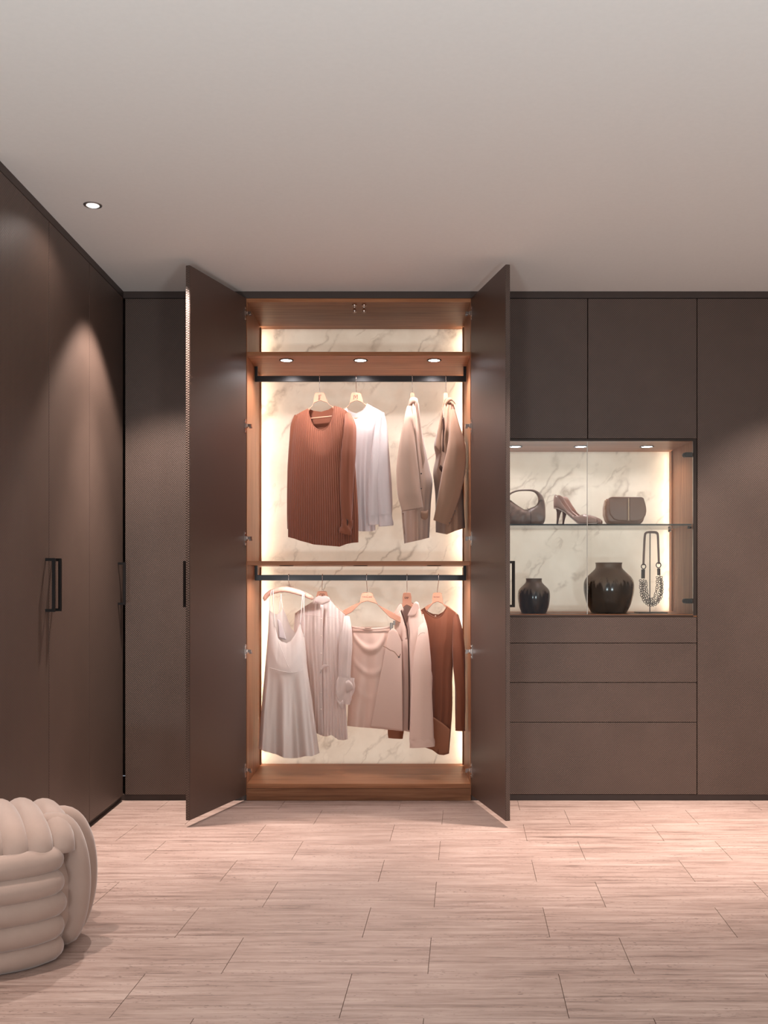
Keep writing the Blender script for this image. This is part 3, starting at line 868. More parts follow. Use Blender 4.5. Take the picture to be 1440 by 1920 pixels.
# ---- upper rail: white blouse
h2, dep2 = hanger('blonde wooden hanger carrying the white silk blouse', 668, 736, 705, (10, 13), ((626, 782), (714, 773)), 751, -0.40, Y0=YR + 0.022,
                  bar=((640, 785), (702, 783)), mark=[('JVJ', -1, 8, 0.024)])
g2 = garment('blouse', 'white silk blouse with long cuffed sleeves beside the rust blouse', 'blouse', 680, 995, YR, 'garments on the upper rail')
TF2 = [(622, 782), (636, 774), (650, 765), (653, 776), (658, 782), (666, 786), (674, 783), (681, 774), (686, 764), (689, 757), (702, 764), (717, 772)]
TB2 = [(622, 782), (636, 774), (650, 765), (658, 772), (668, 775), (680, 769), (689, 757), (702, 764), (717, 772)]
cloth_body('body', TF2, TB2, [(618, 992), (640, 994), (672, 996), (697, 996.5), (704, 994)], [(622, 782), (619, 830), (618, 900), (618, 992)], [(717, 772), (712, 800), (706, 850), (703, 920), (704, 994)],
           dep2, 0.045, C['white'], g2, lambda s, t: (0.002 + 0.007 * t) * math.sin(24 * s + 2 * math.sin(3 * t)) + 0.004 * t * math.sin(51 * s), 90, 50, back_fold=lambda s, t: 0.005 * t * math.sin(18 * s))
tube('neck_binding', spath([P(x, y, dep2(x) - 0.013) for x, y in TF2[2:10]], 40), 0.0022, C['white'], g2, 8)
s2 = sleeve('sleeve', [(716, 774, 0.0), (718, 800, -.020), (718, 850, -.030), (719, 905, -.034), (721, 945, -.036), (722, 965, -.038)], [4, 8, 12, 14, 14, 13], dep2, C['white'], g2, 0.6, seed=4, nf=5, folds=0.08)
sleeve('cuff', [(722, 963, -.038), (723, 974, -.040), (724, 986, -.040)], [13, 13, 13.5], dep2, C['white'], s2, 0.5, n=10, seed=5, nf=2, folds=0.03)
s2b = sleeve('sleeve', [(712, 776, -.01), (708, 810, -.022), (704, 860, -.032), (702, 910, -.036), (700, 950, -.040), (700, 967, -.042)], [3, 6, 9, 10.5, 10.5, 10], dep2, C['white'], g2, 0.6, seed=6, nf=4, folds=0.08, dy=-0.022)
sleeve('cuff', [(700, 966, -.064), (700, 976, -.064), (701, 984, -.064)], [10, 10.5, 10.5], dep2, C['white'], s2b, 0.5, n=8, seed=7, nf=2, folds=0.03)
button(g2, 673, 789, dep2(673) - 0.030, M['pearl'], 0.003)

# ---- upper rail: two coats seen edge-on
def edge_coat(name, label, hk, cloth, bodyT, bodyB, L, R, sl, slr, collar, hem_y, buttons, dy, kk=-0.3, seed=0, opening=None):
    hx = hk
    h, dep = hanger('blonde wooden hanger holding the ' + label[0], hx, 736, 705, (4, 9), ((hx - 7, 764), (hx + 10, 764)), 748, kk, th=0.05)
    gt = garment(name, label[1], 'coat', hx, hem_y, YR, 'garments on the upper rail')
    cloth_body('body', bodyT, bodyT, bodyB, L, R, dep, 0.13, cloth, gt, lambda s, t: 0.008 * t * math.sin(13 * s + seed) + 0.003 * math.sin(31 * s + 4 * t), 60, 50, top_flat=0.25)
    sv = sleeve('sleeve', sl, slr, dep, cloth, gt, 0.42, seed=seed, nf=4, folds=0.05, n=40, seg=32, dy=-0.15)
    return h, dep, gt, sv

h3, dep3, g3, s3 = edge_coat('coat', ('taupe coat', 'light taupe coat hanging edge-on, with notched hem and wide sleeve'), 773, C['coat'],
    [(767, 756), (774, 749), (785, 757)], [(758, 1019), (772, 1016), (790, 1012), (805, 1008)],
    [(767, 756), (763, 780), (757, 830), (752, 900), (753, 960), (758, 1019)], [(785, 757), (789, 795), (796, 835), (806, 880), (811, 903), (808, 945), (805, 1008)],
    [(767, 762, .09), (766, 785, .03), (764, 830, .0), (764, 880, -.01), (768, 925, -.015), (773, 955, -.015)], [3.5, 8, 14, 19.5, 22, 20.5], None, 1018, None, 0, seed=1)
patch('collar', [(766, 758), (768, 748), (775, 744), (783, 747)], [(767, 762), (772, 757), (779, 756), (782, 763)], lambda px: dep3(px) - 0.055 + 0.0, C['coat'], g3, 14, 4, 0.006, 0.003)
patch('lapel', [(783, 748), (786, 770), (791, 815), (797, 860)], [(778, 757), (783, 790), (788, 840), (793, 880)], lambda px: dep3(px) - 0.128, C['coat'], g3, 20, 4, 0.004, 0.003)
patch('pocket_flap', [(789, 958), (798, 958), (803, 956)], [(790, 972), (797, 975), (802, 971)], lambda px: dep3(px) - 0.132, C['coatd'], g3, 10, 3, 0.002, 0.003)
for py in (888, 916): button(g3, 790, py, dep3(790) - 0.150, M['horn'], 0.004)
patch('back_vent', [(755, 962), (757, 975), (758, 1000)], [(760, 962), (762, 980), (763, 1012)], lambda px: dep3(px) - 0.06, C['coatd'], g3, 10, 3, 0.001, 0.002)

h4, dep4, g4, s4 = edge_coat('coat', ('mocha coat', 'darker mocha coat hanging edge-on against the right side of the wardrobe'), 836, C['coatd'],
    [(829, 764), (838, 750), (850, 757), (853, 766)], [(817, 998), (838, 1002), (855, 995), (872, 990)],
    [(829, 764), (822, 800), (814, 834), (817, 858), (812, 886), (816, 930), (817, 998)], [(853, 766), (858, 800), (863, 850), (866, 900), (869, 935), (872, 990)],
    [(849, 768, .08), (852, 795, .03), (856, 835, .0), (852, 880, -.01), (843, 925, -.015), (833, 962, -.015), (827, 980, -.015)], [4, 8.5, 15.5, 20, 19, 16, 14.5], None, 1000, None, 0, seed=3)
patch('collar', [(834, 752), (838, 746), (846, 746), (853, 753)], [(836, 762), (842, 754), (848, 752), (854, 759)], lambda px: dep4(px) - 0.055, C['coatd'], g4, 14, 4, 0.006, 0.003)
patch('front_opening', [(829, 783), (830, 810), (829, 846)], [(833, 783), (834, 812), (832, 848)], lambda px: dep4(px) - 0.128, C['coatin'], g4, 16, 3, 0.001, 0.002)
patch('front_opening', [(823, 876), (826, 872), (830, 876)], [(824, 880), (827, 884), (829, 886)], lambda px: dep4(px) - 0.140, C['coatin'], g4, 16, 3, 0.001, 0.002)
patch('lapel', [(828, 765), (824, 790), (819, 818), (816, 838)], [(831, 780), (829, 800), (828, 825), (826, 850)], lambda px: dep4(px) - 0.112, C['coatd'], g4, 16, 3, 0.004, 0.003)
for i in range(4): button(s4, 853 - i * 3.4, 958 + i * 7.5, dep4(850) - 0.196, M['horn'], 0.0028)

# ---- lower rail: padded hanger and slip dress
padded_Y = YR
t = thing('padded_hanger', 'blush satin padded hanger carrying the ivory slip dress', 'hanger', tuple(P(541, 1102, YR)), 'hangers on the wardrobe rails')
depp = depth_fn(YR, 541, -0.22)
pp = [(495, 1123), (503, 1114), (515, 1108), (530, 1105), (543, 1106), (558, 1110), (572, 1115), (586, 1121)]
tube('padding', spath([P(x, y, depp(x)) for x, y in pp], 50), [0.004] + [0.0115 + 0.004 * math.sin(PI * i / 49) for i in range(49)] + [0.004], M['satin'], t, 18, True,
     wob=lambda u, a: 1 + 0.05 * math.sin(60 * u + 2 * a))
hook(t, 543, 1103, 1078, YR, -0.004)
for (x, y) in ((496, 1123), (585, 1121)):
    tube('end_cap', [P(x - 2, y + 1, depp(x)), P(x + 2, y - 1, depp(x))], 0.010, M['satin'], t, 14)

g5 = garment('slip_dress', 'ivory satin slip dress with thin straps on the padded hanger', 'dress', 541, 1420, YR, 'garments on the lower rail')
dep5 = depth_fn(YR - 0.012, 541, -0.22)
TF5 = [(505, 1142), (508, 1150), (512, 1163), (517, 1180), (521, 1196), (528, 1203), (537, 1206), (545, 1202), (552, 1192), (558, 1180), (563, 1169), (566, 1182), (571, 1196)]
TB5 = [(505, 1142), (512, 1150), (520, 1152), (526, 1148), (530, 1140), (536, 1152), (545, 1176), (553, 1186), (562, 1190), (571, 1196)]
def drape(s, t):
    f = max(0.0, (t - 0.30) / 0.7)
    return 0.040 * f * math.sin(15.5 * s + 0.8) + 0.013 * f * math.sin(34 * s + 1.0) + 0.002 * math.sin(9 * s + 12 * t)
cloth_body('body', TF5, TB5, [(485, 1404), (497, 1409), (512, 1413), (520, 1415), (532, 1421), (546, 1422), (560, 1421), (572, 1418), (585, 1418), (599, 1412)],
           [(505, 1142), (503, 1180), (499, 1230), (495, 1275), (490, 1330), (485, 1404)], [(571, 1196), (574, 1225), (576, 1250), (583, 1300), (592, 1365), (599, 1412)],
           dep5, 0.042, C['dress'], g5, drape, 110, 70, back_fold=lambda s, t: 0.012 * t * math.sin(14 * s))
def strap(pts, r=0.0026, gpar=g5):
    return tube('strap', spath([P(x, y, dep5(x) - e) for x, y, e in pts], 24), r, C['dress'], gpar, 8)
strap([(506, 1146, .012), (506, 1128, .016), (508, 1113, .018), (510, 1107, .004), (511, 1113, -.014)])
strap([(516, 1176, .020), (513, 1140, .018), (512, 1114, .018), (513, 1106, .004), (514, 1112, -.014)])
strap([(523, 1150, -.016), (525, 1130, -.016), (527, 1114, -.014)]); strap([(530, 1142, -.014), (528, 1128, -.015), (526, 1114, -.014)])
strap([(563, 1170, .018), (565, 1145, .018), (567, 1120, .018), (569, 1111, .004), (570, 1118, -.014)])
strap([(570, 1194, .010), (570, 1150, .014), (570, 1122, .017), (571, 1112, .004), (572, 1119, -.014)])
tube('waist_seam', spath([P(x, y, dep5(x) - e) for x, y, e in ((497, 1250, .004), (512, 1254, .033), (530, 1259, .044), (548, 1261, .044), (563, 1258, .036), (576, 1251, .004))], 40), 0.0014, C['dress'], g5, 6)
dfront = lambda px, e: dep5(px) - e - 0.042 * max(0.05, 4 * ((px - 499) / 75) * (1 - (px - 499) / 75)) ** .6
tube('wrap_seam', spath([P(x, y, dfront(x, 0.0015)) for x, y in ((521, 1200), (527, 1215), (534, 1234), (541, 1250), (548, 1262))], 30), 0.0013, C['dress'], g5, 6)
patch('inner_lining', [(520, 1160), (522, 1176), (523, 1196)], [(526, 1164), (532, 1182), (537, 1200)], lambda px: dep5(px) + 0.010, C['white'], g5, 12, 5, 0.0, 0.001)

# ---- lower rail: sheer cream shirt
h6, dep6 = hanger('blonde wooden hanger inside the sheer cream shirt', 604, 1108, 1078, (10, 13), ((555, 1150), (648, 1150)), 1124, -0.8, Y0=YR + 0.03,
                  mark=[('CSD', 0, 8, 0.020)], lean=0.004)
g6 = garment('shirt', 'sheer crinkled cream button shirt with rolled-up sleeve', 'shirt', 610, 1385, YR, 'garments on the lower rail')
TF6 = [(553, 1150), (570, 1138), (586, 1128), (592, 1121), (597, 1128), (604, 1131), (610, 1128), (617, 1121), (628, 1136), (640, 1146), (652, 1157)]
TB6 = [(553, 1150), (570, 1138), (586, 1128), (592, 1120), (604, 1123), (617, 1120), (628, 1136), (640, 1146), (652, 1157)]
def crinkle(s, t):
    return (0.0012 + 0.0022 * t) * math.sin(95 * s + 3 * math.sin(5 * t + 3 * s)) + 0.012 * t * math.sin(11 * s + 0.5) + 0.0012 * math.sin(60 * s - 14 * t)
cloth_body('body', TF6, TB6, [(556, 1368), (575, 1372), (594, 1375), (604, 1380), (612, 1381), (622, 1378), (634, 1387), (644, 1388), (652, 1386)],
           [(553, 1150), (551, 1190), (552, 1250), (554, 1310), (556, 1368)], [(652, 1157), (650, 1200), (646, 1250), (648, 1310), (652, 1386)],
           dep6, 0.045, C['sheer'], g6, crinkle, 200, 60, back_fold=lambda s, t: 0.008 * t * math.sin(15 * s))
patch('collar', [(591, 1121), (598, 1117), (604, 1118), (611, 1117), (618, 1121)], [(590, 1129), (598, 1131), (604, 1134), (611, 1131), (619, 1128)], lambda px: dep6(px) - 0.020, C['sheer'], g6, 24, 4, 0.004, 0.003)
patch('placket', [(601, 1134), (600, 1200), (599, 1290), (602, 1378)], [(606, 1134), (605, 1200), (604, 1290), (607, 1379)], lambda px: dep6(px) - 0.056, C['sheer'], g6, 40, 3, 0.002, 0.0015)
for py in (1160, 1192, 1225, 1255, 1283, 1299, 1330): button(g6, 602, py, dep6(602) - 0.062, M['pearl'], 0.0032)
patch('yoke_seam', [(560, 1150), (585, 1153), (604, 1155), (628, 1157), (640, 1166)], [(560, 1150.8), (585, 1153.8), (604, 1155.8), (628, 1157.8), (640, 1166.8)], lambda px: dep6(px) - 0.036, C['sheer'], g6, 24, 2, 0.001, 0.001)
s6 = sleeve('sleeve', [(650, 1156, 0.0), (650, 1180, -.024), (648, 1215, -.034), (646, 1250, -.038), (645, 1285, -.042), (645, 1300, -.044)], [5, 9, 12, 11.5, 11, 12], dep6, C['sheer'], g6, 0.65, seed=8, nf=9, folds=0.08, n=40, seg=40)
sleeve('cuff', [(650, 1270, -.052), (648, 1286, -.055), (645, 1304, -.057), (642, 1318, -.058)], [13.5, 15.5, 15, 12], dep6, C['sheer'], s6, 0.6, n=16, seed=9, nf=4, folds=0.14, seg=36)
patch('cuff_tab', [(648, 1278), (654, 1275), (660, 1281)], [(650, 1300), (657, 1296), (664, 1293)], lambda px: dep6(px) - 0.095, C['sheer'], s6, 12, 4, 0.006, 0.002)
patch('cuff_tab', [(630, 1306), (637, 1316), (643, 1312)], [(636, 1324), (641, 1331), (645, 1328)], lambda px: dep6(px) - 0.098, C['sheer'], s6, 12, 4, 0.004, 0.002)
patch('pocket_flap', [(600, 1252), (607, 1246), (617, 1247)], [(600, 1262), (608, 1252), (617, 1250)], lambda px: dep6(px) - 0.060, C['sheer'], g6, 14, 3, 0.0, 0.001)

# ---- lower rail: skirt on a clip hanger
h7, dep7 = hanger('wide blonde wooden clip hanger with a dark printed mark, holding the blush skirt', 688.5, 1111, 1078, (11, 12), ((641, 1146), (757, 1160)), 1127, -0.10, Y0=YR + 0.004,
                  mark=[('THE', 0, 5.2, 0.006), ('PARALLELE', 0, 8.4, 0.0105)], armw=11, lean=-0.003)
g7 = garment('skirt', 'blush satin wrap skirt clipped under the wide wooden hanger', 'skirt', 700, 1365, YR, 'garments on the lower rail')
dep7b = depth_fn(YR - 0.006, 700, -0.12)
def sk(s, t):
    # swags sagging between the clips, fading down the skirt
    q = t * 26 - 5.0 * math.sin(PI * min(1, s * 1.15)) + 1.5 * s
    sw = max(0.0, math.sin(q)) ** 2 * math.exp(-3.0 * t) * math.sin(PI * min(1, s * 1.2)) if s < 0.83 else 0
    return 0.020 * sw + 0.012 * t * math.sin(13 * s + 0.4) + 0.004 * t * math.sin(27 * s + 3 * t)
cloth_body('body', [(657, 1174), (675, 1176.5), (700, 1177.5), (720, 1176.5), (735, 1174)], [(657, 1172), (675, 1173), (700, 1173.5), (720, 1173), (735, 1172)],
           [(651, 1361), (672, 1363.5), (694, 1365), (725, 1368), (756, 1371)], [(657, 1174), (656, 1220), (654, 1290), (651, 1361)], [(735, 1174), (746, 1205), (753, 1250), (756, 1310), (756, 1371)],
           dep7b, 0.034, C['blush'], g7, sk, 90, 64, top_flat=0.5)
patch('waistband', [(657, 1173), (680, 1176), (705, 1177), (733, 1174)], [(657, 1177), (680, 1180.5), (705, 1181.5), (733, 1178)], lambda px: dep7b(px) - 0.020 - 0.010 * math.sin(PI * (px - 655) / 82), C['blush'], g7, 24, 3, 0.0, 0.001)
wp = patch('wrap_panel', [(729, 1184), (737, 1178), (746, 1186), (753, 1203)], [(694, 1364), (716, 1366), (736, 1369), (755, 1371)], lambda px: dep7b(px) - 0.046, C['blush'], g7, 30, 40, 0.010, 0.002)
wp.name = 'wrap_panel'
tube('belt_cord', spath([P(x, y, dep7b(x) - 0.062) for x, y in ((718, 1211), (724, 1214), (732, 1219), (739, 1222), (745, 1229), (748, 1232), (751, 1226))], 40), 0.0022, C['coatd'], g7, 8)
button(g7, 748, 1232, dep7b(748) - 0.066, M['horn'], 0.005)
for px, py in ((734, 1173), (648, 1171)):
    c = P(px, py, dep7b(px) - 0.014)
    bm = bmesh.new()
    bm_box(bm, c.x - 0.008, c.x + 0.008, c.y - 0.026, c.y - 0.020, c.z - 0.028, c.z + 0.016, 0.002)
    bm_box(bm, c.x - 0.006, c.x + 0.006, c.y - 0.020, c.y + 0.016, c.z + 0.004, c.z + 0.012, 0.001)
    bm_box(bm, c.x + 0.008, c.x + 0.020, c.y - 0.018, c.y - 0.012, c.z + 0.004, c.z + 0.026, 0.001)
    mkbm('metal_clip', bm, plain('clip_steel', (0.24, 0.19, 0.16, 1), 0.3, 0.9), h7)

# ---- lower rail: beige jacket
h8, dep8 = hanger('blonde wooden hanger inside the beige jacket', 763, 1111, 1078, (8, 14), ((738, 1152), (792, 1148)), 1134, -0.9, Y0=YR + 0.0, th=0.016, mark=[('GAP', -1, 10, 0.015)])
g8 = garment('jacket', 'beige collared jacket with wide cuffed sleeve beside the rust sweater', 'jacket', 780, 1400, YR, 'garments on the lower rail')
TF8 = [(739, 1148), (748, 1135), (755, 1150), (762, 1172), (768, 1150), (776, 1134), (786, 1140), (793, 1152)]
TB8 = [(739, 1148), (748, 1133), (758, 1129), (768, 1128), (776, 1131), (786, 1140), (793, 1152)]
cloth_body('body', TF8, TB8, [(748, 1366), (757, 1370), (766, 1372), (785, 1376), (804, 1374)], [(739, 1148), (740, 1190), (743, 1260), (746, 1310), (748, 1366)], [(793, 1152), (799, 1190), (806, 1245), (811, 1280), (804, 1374)],
           dep8, 0.055, C['beige'], g8, lambda s, t: 0.006 * t * math.sin(14 * s) + 0.002 * math.sin(25 * s + 5 * t), 70, 54, top_flat=0.35)
s8 = sleeve('sleeve', [(790, 1152, .02), (793, 1185, -.03), (791, 1240, -.06), (790, 1300, -.07), (791, 1350, -.07), (791, 1388, -.07)], [4, 9, 16, 18.5, 20, 21.5], dep8, C['beige'], g8, 0.42, seed=11, nf=4, folds=0.05, n=40, seg=32)
sleeve('cuff', [(791, 1385, -.07), (791.5, 1393, -.07), (792, 1401, -.07)], [22.2, 22.4, 22.2], dep8, C['beige'], s8, 0.42, n=8, seed=11, nf=4, folds=0.03, seg=32)
patch('collar', [(776, 1131), (780, 1128), (785, 1131), (787, 1140)], [(764, 1154), (772, 1156), (778, 1154), (784, 1142)], lambda px: dep8(px) - 0.046, C['beige'], g8, 14, 6, 0.002, 0.0025)
patch('collar', [(743, 1146), (747, 1136), (752, 1132)], [(750, 1160), (753, 1152), (757, 1143)], lambda px: dep8(px) - 0.036, C['beige'], g8, 10, 5, 0.004, 0.003)
patch('lapel', [(750, 1145), (757, 1165), (764, 1197)], [(746, 1150), (749, 1176), (752, 1203)], lambda px: dep8(px) - 0.044, C['beige'], g8, 16, 5, 0.004, 0.003)
patch('front_opening', [(751, 1146), (758, 1168), (764, 1196), (766, 1290), (765, 1368)], [(753, 1142), (760, 1164), (766, 1192), (768, 1290), (767, 1370)], lambda px: dep8(px) - 0.058, C['coatin'], g8, 40, 2, 0.0, 0.001)
tube('shoulder_seam', spath([P(x, y, dep8(x) - 0.0715) for x, y in ((784, 1193), (788, 1188), (793, 1186.5), (797, 1187))], 16), 0.0009, C['coatd'], g8, 6)
sleeve('lower_sleeve', [(745, 1340, .04), (743, 1362, .04), (741.5, 1384, .04)], [14, 15, 14.5], dep8, C['rust2'], g8, 0.4, n=10, seed=12, nf=4, folds=0.06)

# ---- lower rail: cinnamon sweater
h9, dep9 = hanger('blonde wooden hanger inside the cinnamon sweater', 820, 1111, 1078, (9, 13), ((788, 1146), (857, 1150)), 1128, -0.45, Y0=YR + 0.03, mark=[('MASSIMO', -1, 8.5, 0.0085)], lean=0.005)
g9 = garment('sweater', 'cinnamon brown long-sleeved sweater rightmost on the lower rail', 'sweater', 830, 1412, YR, 'garments on the lower rail')
TF9 = [(784, 1148), (790, 1143), (796, 1139), (799, 1146), (805, 1152), (813, 1157), (820, 1158), (827, 1155), (833, 1147), (838, 1137), (848, 1144), (858, 1151)]
TB9 = [(784, 1148), (790, 1143), (796, 1139), (803, 1147), (812, 1151), (822, 1152), (831, 1147), (838, 1137), (848, 1144), (858, 1151)]
cloth_body('body', TF9, TB9, [(788, 1398), (798, 1402), (810, 1406), (823, 1415), (832, 1416), (842, 1413)], [(784, 1148), (786, 1200), (788, 1280), (788, 1340), (788, 1398)], [(858, 1151), (857, 1190), (851, 1235), (848, 1270), (848, 1330), (842, 1413)],
           dep9, 0.048, C['rust'], g9, lambda s, t: 0.011 * t * math.sin(12 * s + 0.6) + 0.004 * t * math.sin(29 * s + 2 * t), 80, 56, back_fold=lambda s, t: 0.006 * t * math.sin(13 * s))
tube('neck_binding', spath([P(x, y, dep9(x) - 0.016) for x, y in TF9[2:10]], 40), 0.0024, C['rust'], g9, 8)
s9 = sleeve('sleeve', [(855, 1153, 0.0), (858, 1180, -.022), (860, 1215, -.030), (861, 1250, -.034), (863, 1300, -.036), (863, 1366, -.036)], [4.5, 9, 11.5, 11.5, 9.5, 8.5], dep9, C['rust'], g9, 0.7, seed=13, nf=4, folds=0.07, n=44)
sleeve('cuff', [(863, 1363, -.036), (863, 1370, -.036)], [8.8, 9.0], dep9, C['rust'], s9, 0.7, n=4, seed=13, nf=4, folds=0.04)
text_part(g9, 'o', 816.5, 1154.5, dep9(816) + 0.006, 0.014, -0.4, M['pearl'])
patch('hem_lining', [(795, 1336), (812, 1344), (830, 1356), (844, 1368)], [(796, 1401), (810, 1406), (824, 1415), (841, 1413)], lambda px: dep9(px) - 0.058, C['rust2'], g9, 24, 14, 0.004, 0.002)

# ------------------------------------------------------------------ things in the display niche
YN = D + 0.20
def mat_leather(name, c, rough=0.38):
    n = NT(name)
    f = n.noise(n.coord(), 300, 3); g_ = n.noise(n.coord(), 20, 3)
    hsv = n.n('ShaderNodeHueSaturation'); hsv.inputs['Color'].default_value = c
    n.l(n.math('MULTIPLY_ADD', n.math('SUBTRACT', g_, 0.5), 0.2, 1.0), hsv.inputs['Value'])
    n.base(hsv.outputs[0]); n.set(Roughness=rough); n.bump(n.math('MULTIPLY_ADD', g_, 2.0, f), 0.06, 0.002)
    return n.m
M['mauve'] = mat_leather('mauve_leather', srgb(150, 124, 112), 0.36)
M['tan'] = mat_leather('rose_tan_leather', srgb(158, 122, 104), 0.34)
M['nude'] = mat_leather('nude_shoe_leather', srgb(190, 155, 142), 0.32)
M['insole'] = mat_leather('pale_insole', srgb(214, 190, 178), 0.5)
M['gold'] = plain('pale_gold', (0.72, 0.52, 0.36, 1), 0.25, 1.0)

# soft hobo bag: one loop of leather whose lower side swells into the bag
bag = thing('handbag', 'mauve leather hobo handbag with looped handle, half hidden by the door', 'handbag', (XF(985, YN), YN, GZ))
Bz = lambda py: GZ + 0.0005 + (981.5 - py) * YN / F
def bagp(px, py, dy): return Vector((XF(px, YN), YN + dy, Bz(py)))
inn = [(1009, 934), (1005, 943), (995, 948), (985, 951), (975, 946), (962, 937), (954, 929), (959, 922), (970, 917.5), (985, 916.3), (1000, 918), (1007, 925)]
outr = [(1022, 945), (1020.5, 975), (1006, 981.5), (985, 981.5), (964, 981.5), (949, 975), (946, 938), (952, 923.5), (966, 915), (985, 913.2), (1003, 914.5), (1017, 925)]
dep_ = [.030, .044, .048, .050, .048, .044, .026, .012, .008, .007, .010, .018]
NU, NV = 96, 24
def loop(a, n):
    p = list(a); p = [p[-1]] + p + [p[0], p[1]]
    out = []
    for i in range(n):
        u = i / n * len(a); k = int(u); t_ = u - k
        q = [np.array(p[(k + j) % (len(a) + 3)] if k + j < len(p) else p[-1], float) for j in range(4)]
        out.append(0.5 * (2 * q[1] + (q[2] - q[0]) * t_ + (2 * q[0] - 5 * q[1] + 4 * q[2] - q[3]) * t_ ** 2 + (3 * q[1] - q[0] - 3 * q[2] + q[3]) * t_ ** 3))
    return np.array(out)
I_, O_ = loop(inn, NU), loop(outr, NU); D_ = loop([(d, 0) for d in dep_], NU)[:, 0]
V = []; Fc = []
for i in range(NU):
    for j in range(NV):
        a = 2 * PI * j / NV
        c, s_ = math.cos(a), math.sin(a)
        cc = math.copysign(abs(c) ** 0.75, c)
        mid = (I_[i] + O_[i]) / 2; hv = (O_[i] - I_[i]) / 2
        q = mid + hv * cc
        body = min(1, max(0, (q[1] - 938) / 30))
        fold = 0.004 * math.sin(q[0] * 0.42 + q[1] * 0.30) * body + 0.0035 * math.sin((q[1] - q[0]) * 0.21) * body
        taper = 0.45 + 0.55 * min(1, max(0, (q[1] - 925) / 50)) if 952 < q[0] < 1016 and q[1] > 935 else 1
        V.append(bagp(q[0], min(q[1], 981.5), -s_ * (D_[i] * taper + fold * (1 if s_ > 0 else 0.3))))
for i in range(NU):
    for j in range(NV):
        Fc.append((i * NV + j, ((i + 1) % NU) * NV + j, ((i + 1) % NU) * NV + (j + 1) % NV, i * NV + (j + 1) % NV))
mk('body', V, Fc, M['mauve'], bag, True)
tube('seam', spath([bagp(x, y, dy) for x, y, dy in ((988, 949, -.012), (992, 953, -.034), (993, 962, -.047), (993, 972, -.051), (993, 980, -.036))], 24), 0.0012, plain('dark_stitching', srgb(92, 70, 62), 0.6), bag, 6)

# structured flap bag
def puffy(name, outline, y0, y1, mat, parent, round_=0.006, base=981.5, n=64):
    """rounded slab with the given picture outline standing on the shelf"""
    o = np.array(outline, float)
    d = np.r_[0, np.cumsum(np.linalg.norm(np.diff(np.vstack([o, o[:1]]), axis=0), axis=1))]
    u = np.linspace(0, d[-1], n, endpoint=False)
    oc = np.vstack([o, o[:1]])
    xs = np.interp(u, d, oc[:, 0]); ys = np.interp(u, d, oc[:, 1])
    cx, cy = xs.mean(), ys.mean()
    V = []; Fc = []
    rings = []
    for k in range(6):
        a = k / 5 * PI / 2
        rings.append((y0 + round_ * (1 - math.sin(a)), 1 - math.cos(a)))
    for k in range(6):
        a = k / 5 * PI / 2
        rings.append((y1 - round_ * (1 - math.cos(a)), 1 - math.sin(a)) if False else (y1 - round_ + round_ * math.sin(a), 1 - math.cos(a)))
    front = [(y0 + round_ * (1 - math.sin(k / 5 * PI / 2)), round_ * (1 - math.cos(k / 5 * PI / 2))) for k in range(5, -1, -1)]
    back = [(y1 - round_ * (1 - math.sin(k / 5 * PI / 2)), round_ * (1 - math.cos(k / 5 * PI / 2))) for k in range(6)]
    pxm = F / YN
    for yy, ins in front + back:
        for x, y in zip(xs, ys):
            dx, dy = x - cx, y - cy; L_ = math.hypot(dx, dy)
            f = max(0.2, 1 - ins * pxm / L_)
            px_, py_ = cx + dx * f, cy + dy * f
            V.append(Vector((XF(px_, YN), yy, GZ + 0.0005 + (base - py_) * YN / F)))
    nr = 12
    for i in range(nr - 1):
        for j in range(n):
            j2 = (j + 1) % n
            Fc.append((i * n + j, i * n + j2, (i + 1) * n + j2, (i + 1) * n + j))
    Fc.append(tuple(range(n - 1, -1, -1))); Fc.append(tuple(range((nr - 1) * n, nr * n)))
    ob = mk(name, V, Fc, mat, parent, True)
    bm = bmesh.new(); bm.from_mesh(ob.data); bmesh.ops.recalc_face_normals(bm, faces=bm.faces); bm.to_mesh(ob.data); bm.free()
    return ob
fb = thing('flap_bag', 'rose-tan leather flap bag with gold centre bar on the glass shelf', 'handbag', (XF(1170, YN), YN, GZ))
puffy('body', [(1135, 934), (1139, 930), (1200, 930), (1204, 934), (1207, 950), (1207, 962), (1203, 974), (1196, 981), (1144, 981), (1136, 974), (1132, 962), (1132, 948)], YN - 0.042, YN + 0.040, M['tan'], fb, 0.014)
puffy('flap', [(1138, 931), (1142, 928.5), (1199, 928.5), (1203, 931), (1207, 946), (1208, 955), (1206, 964), (1199, 971), (1190, 973.5), (1156, 973.5), (1147, 970), (1140, 961), (1138, 950)], YN - 0.050, YN - 0.036, M['tan'], fb, 0.006)
fx = XF(1174, YN)
box('closure_strap', (fx - 0.008, fx + 0.008, YN - 0.054, YN - 0.049, GZ + 0.020, GZ + 0.140), M['tan'], fb, 0.002)
box('gold_bar', (fx - 0.0022, fx + 0.0022, YN - 0.058, YN - 0.053, GZ + 0.024, GZ + 0.138), M['gold'], fb, 0.001)
def torus_geo(c, R_, r_, rot, seg=18, tseg=8):
    V = []; Fc = []
    for i in range(seg):
        a = 2 * PI * i / seg
        for j in range(tseg):
            b = 2 * PI * j / tseg
            V.append(Vector(c) + rot @ Vector(((R_ + r_ * math.cos(b)) * math.cos(a), r_ * math.sin(b), (R_ + r_ * math.cos(b)) * math.sin(a))))
    for i in range(seg):
        for j in range(tseg):
            Fc.append((i * tseg + j, ((i + 1) % seg) * tseg + j, ((i + 1) % seg) * tseg + (j + 1) % tseg, i * tseg + (j + 1) % tseg))
    return V, Fc
def join(parts):
    V = []; Fc = []
    for v, f in parts:
        o_ = len(V); V += v; Fc += [tuple(i + o_ for i in q) for q in f]
    return V, Fc
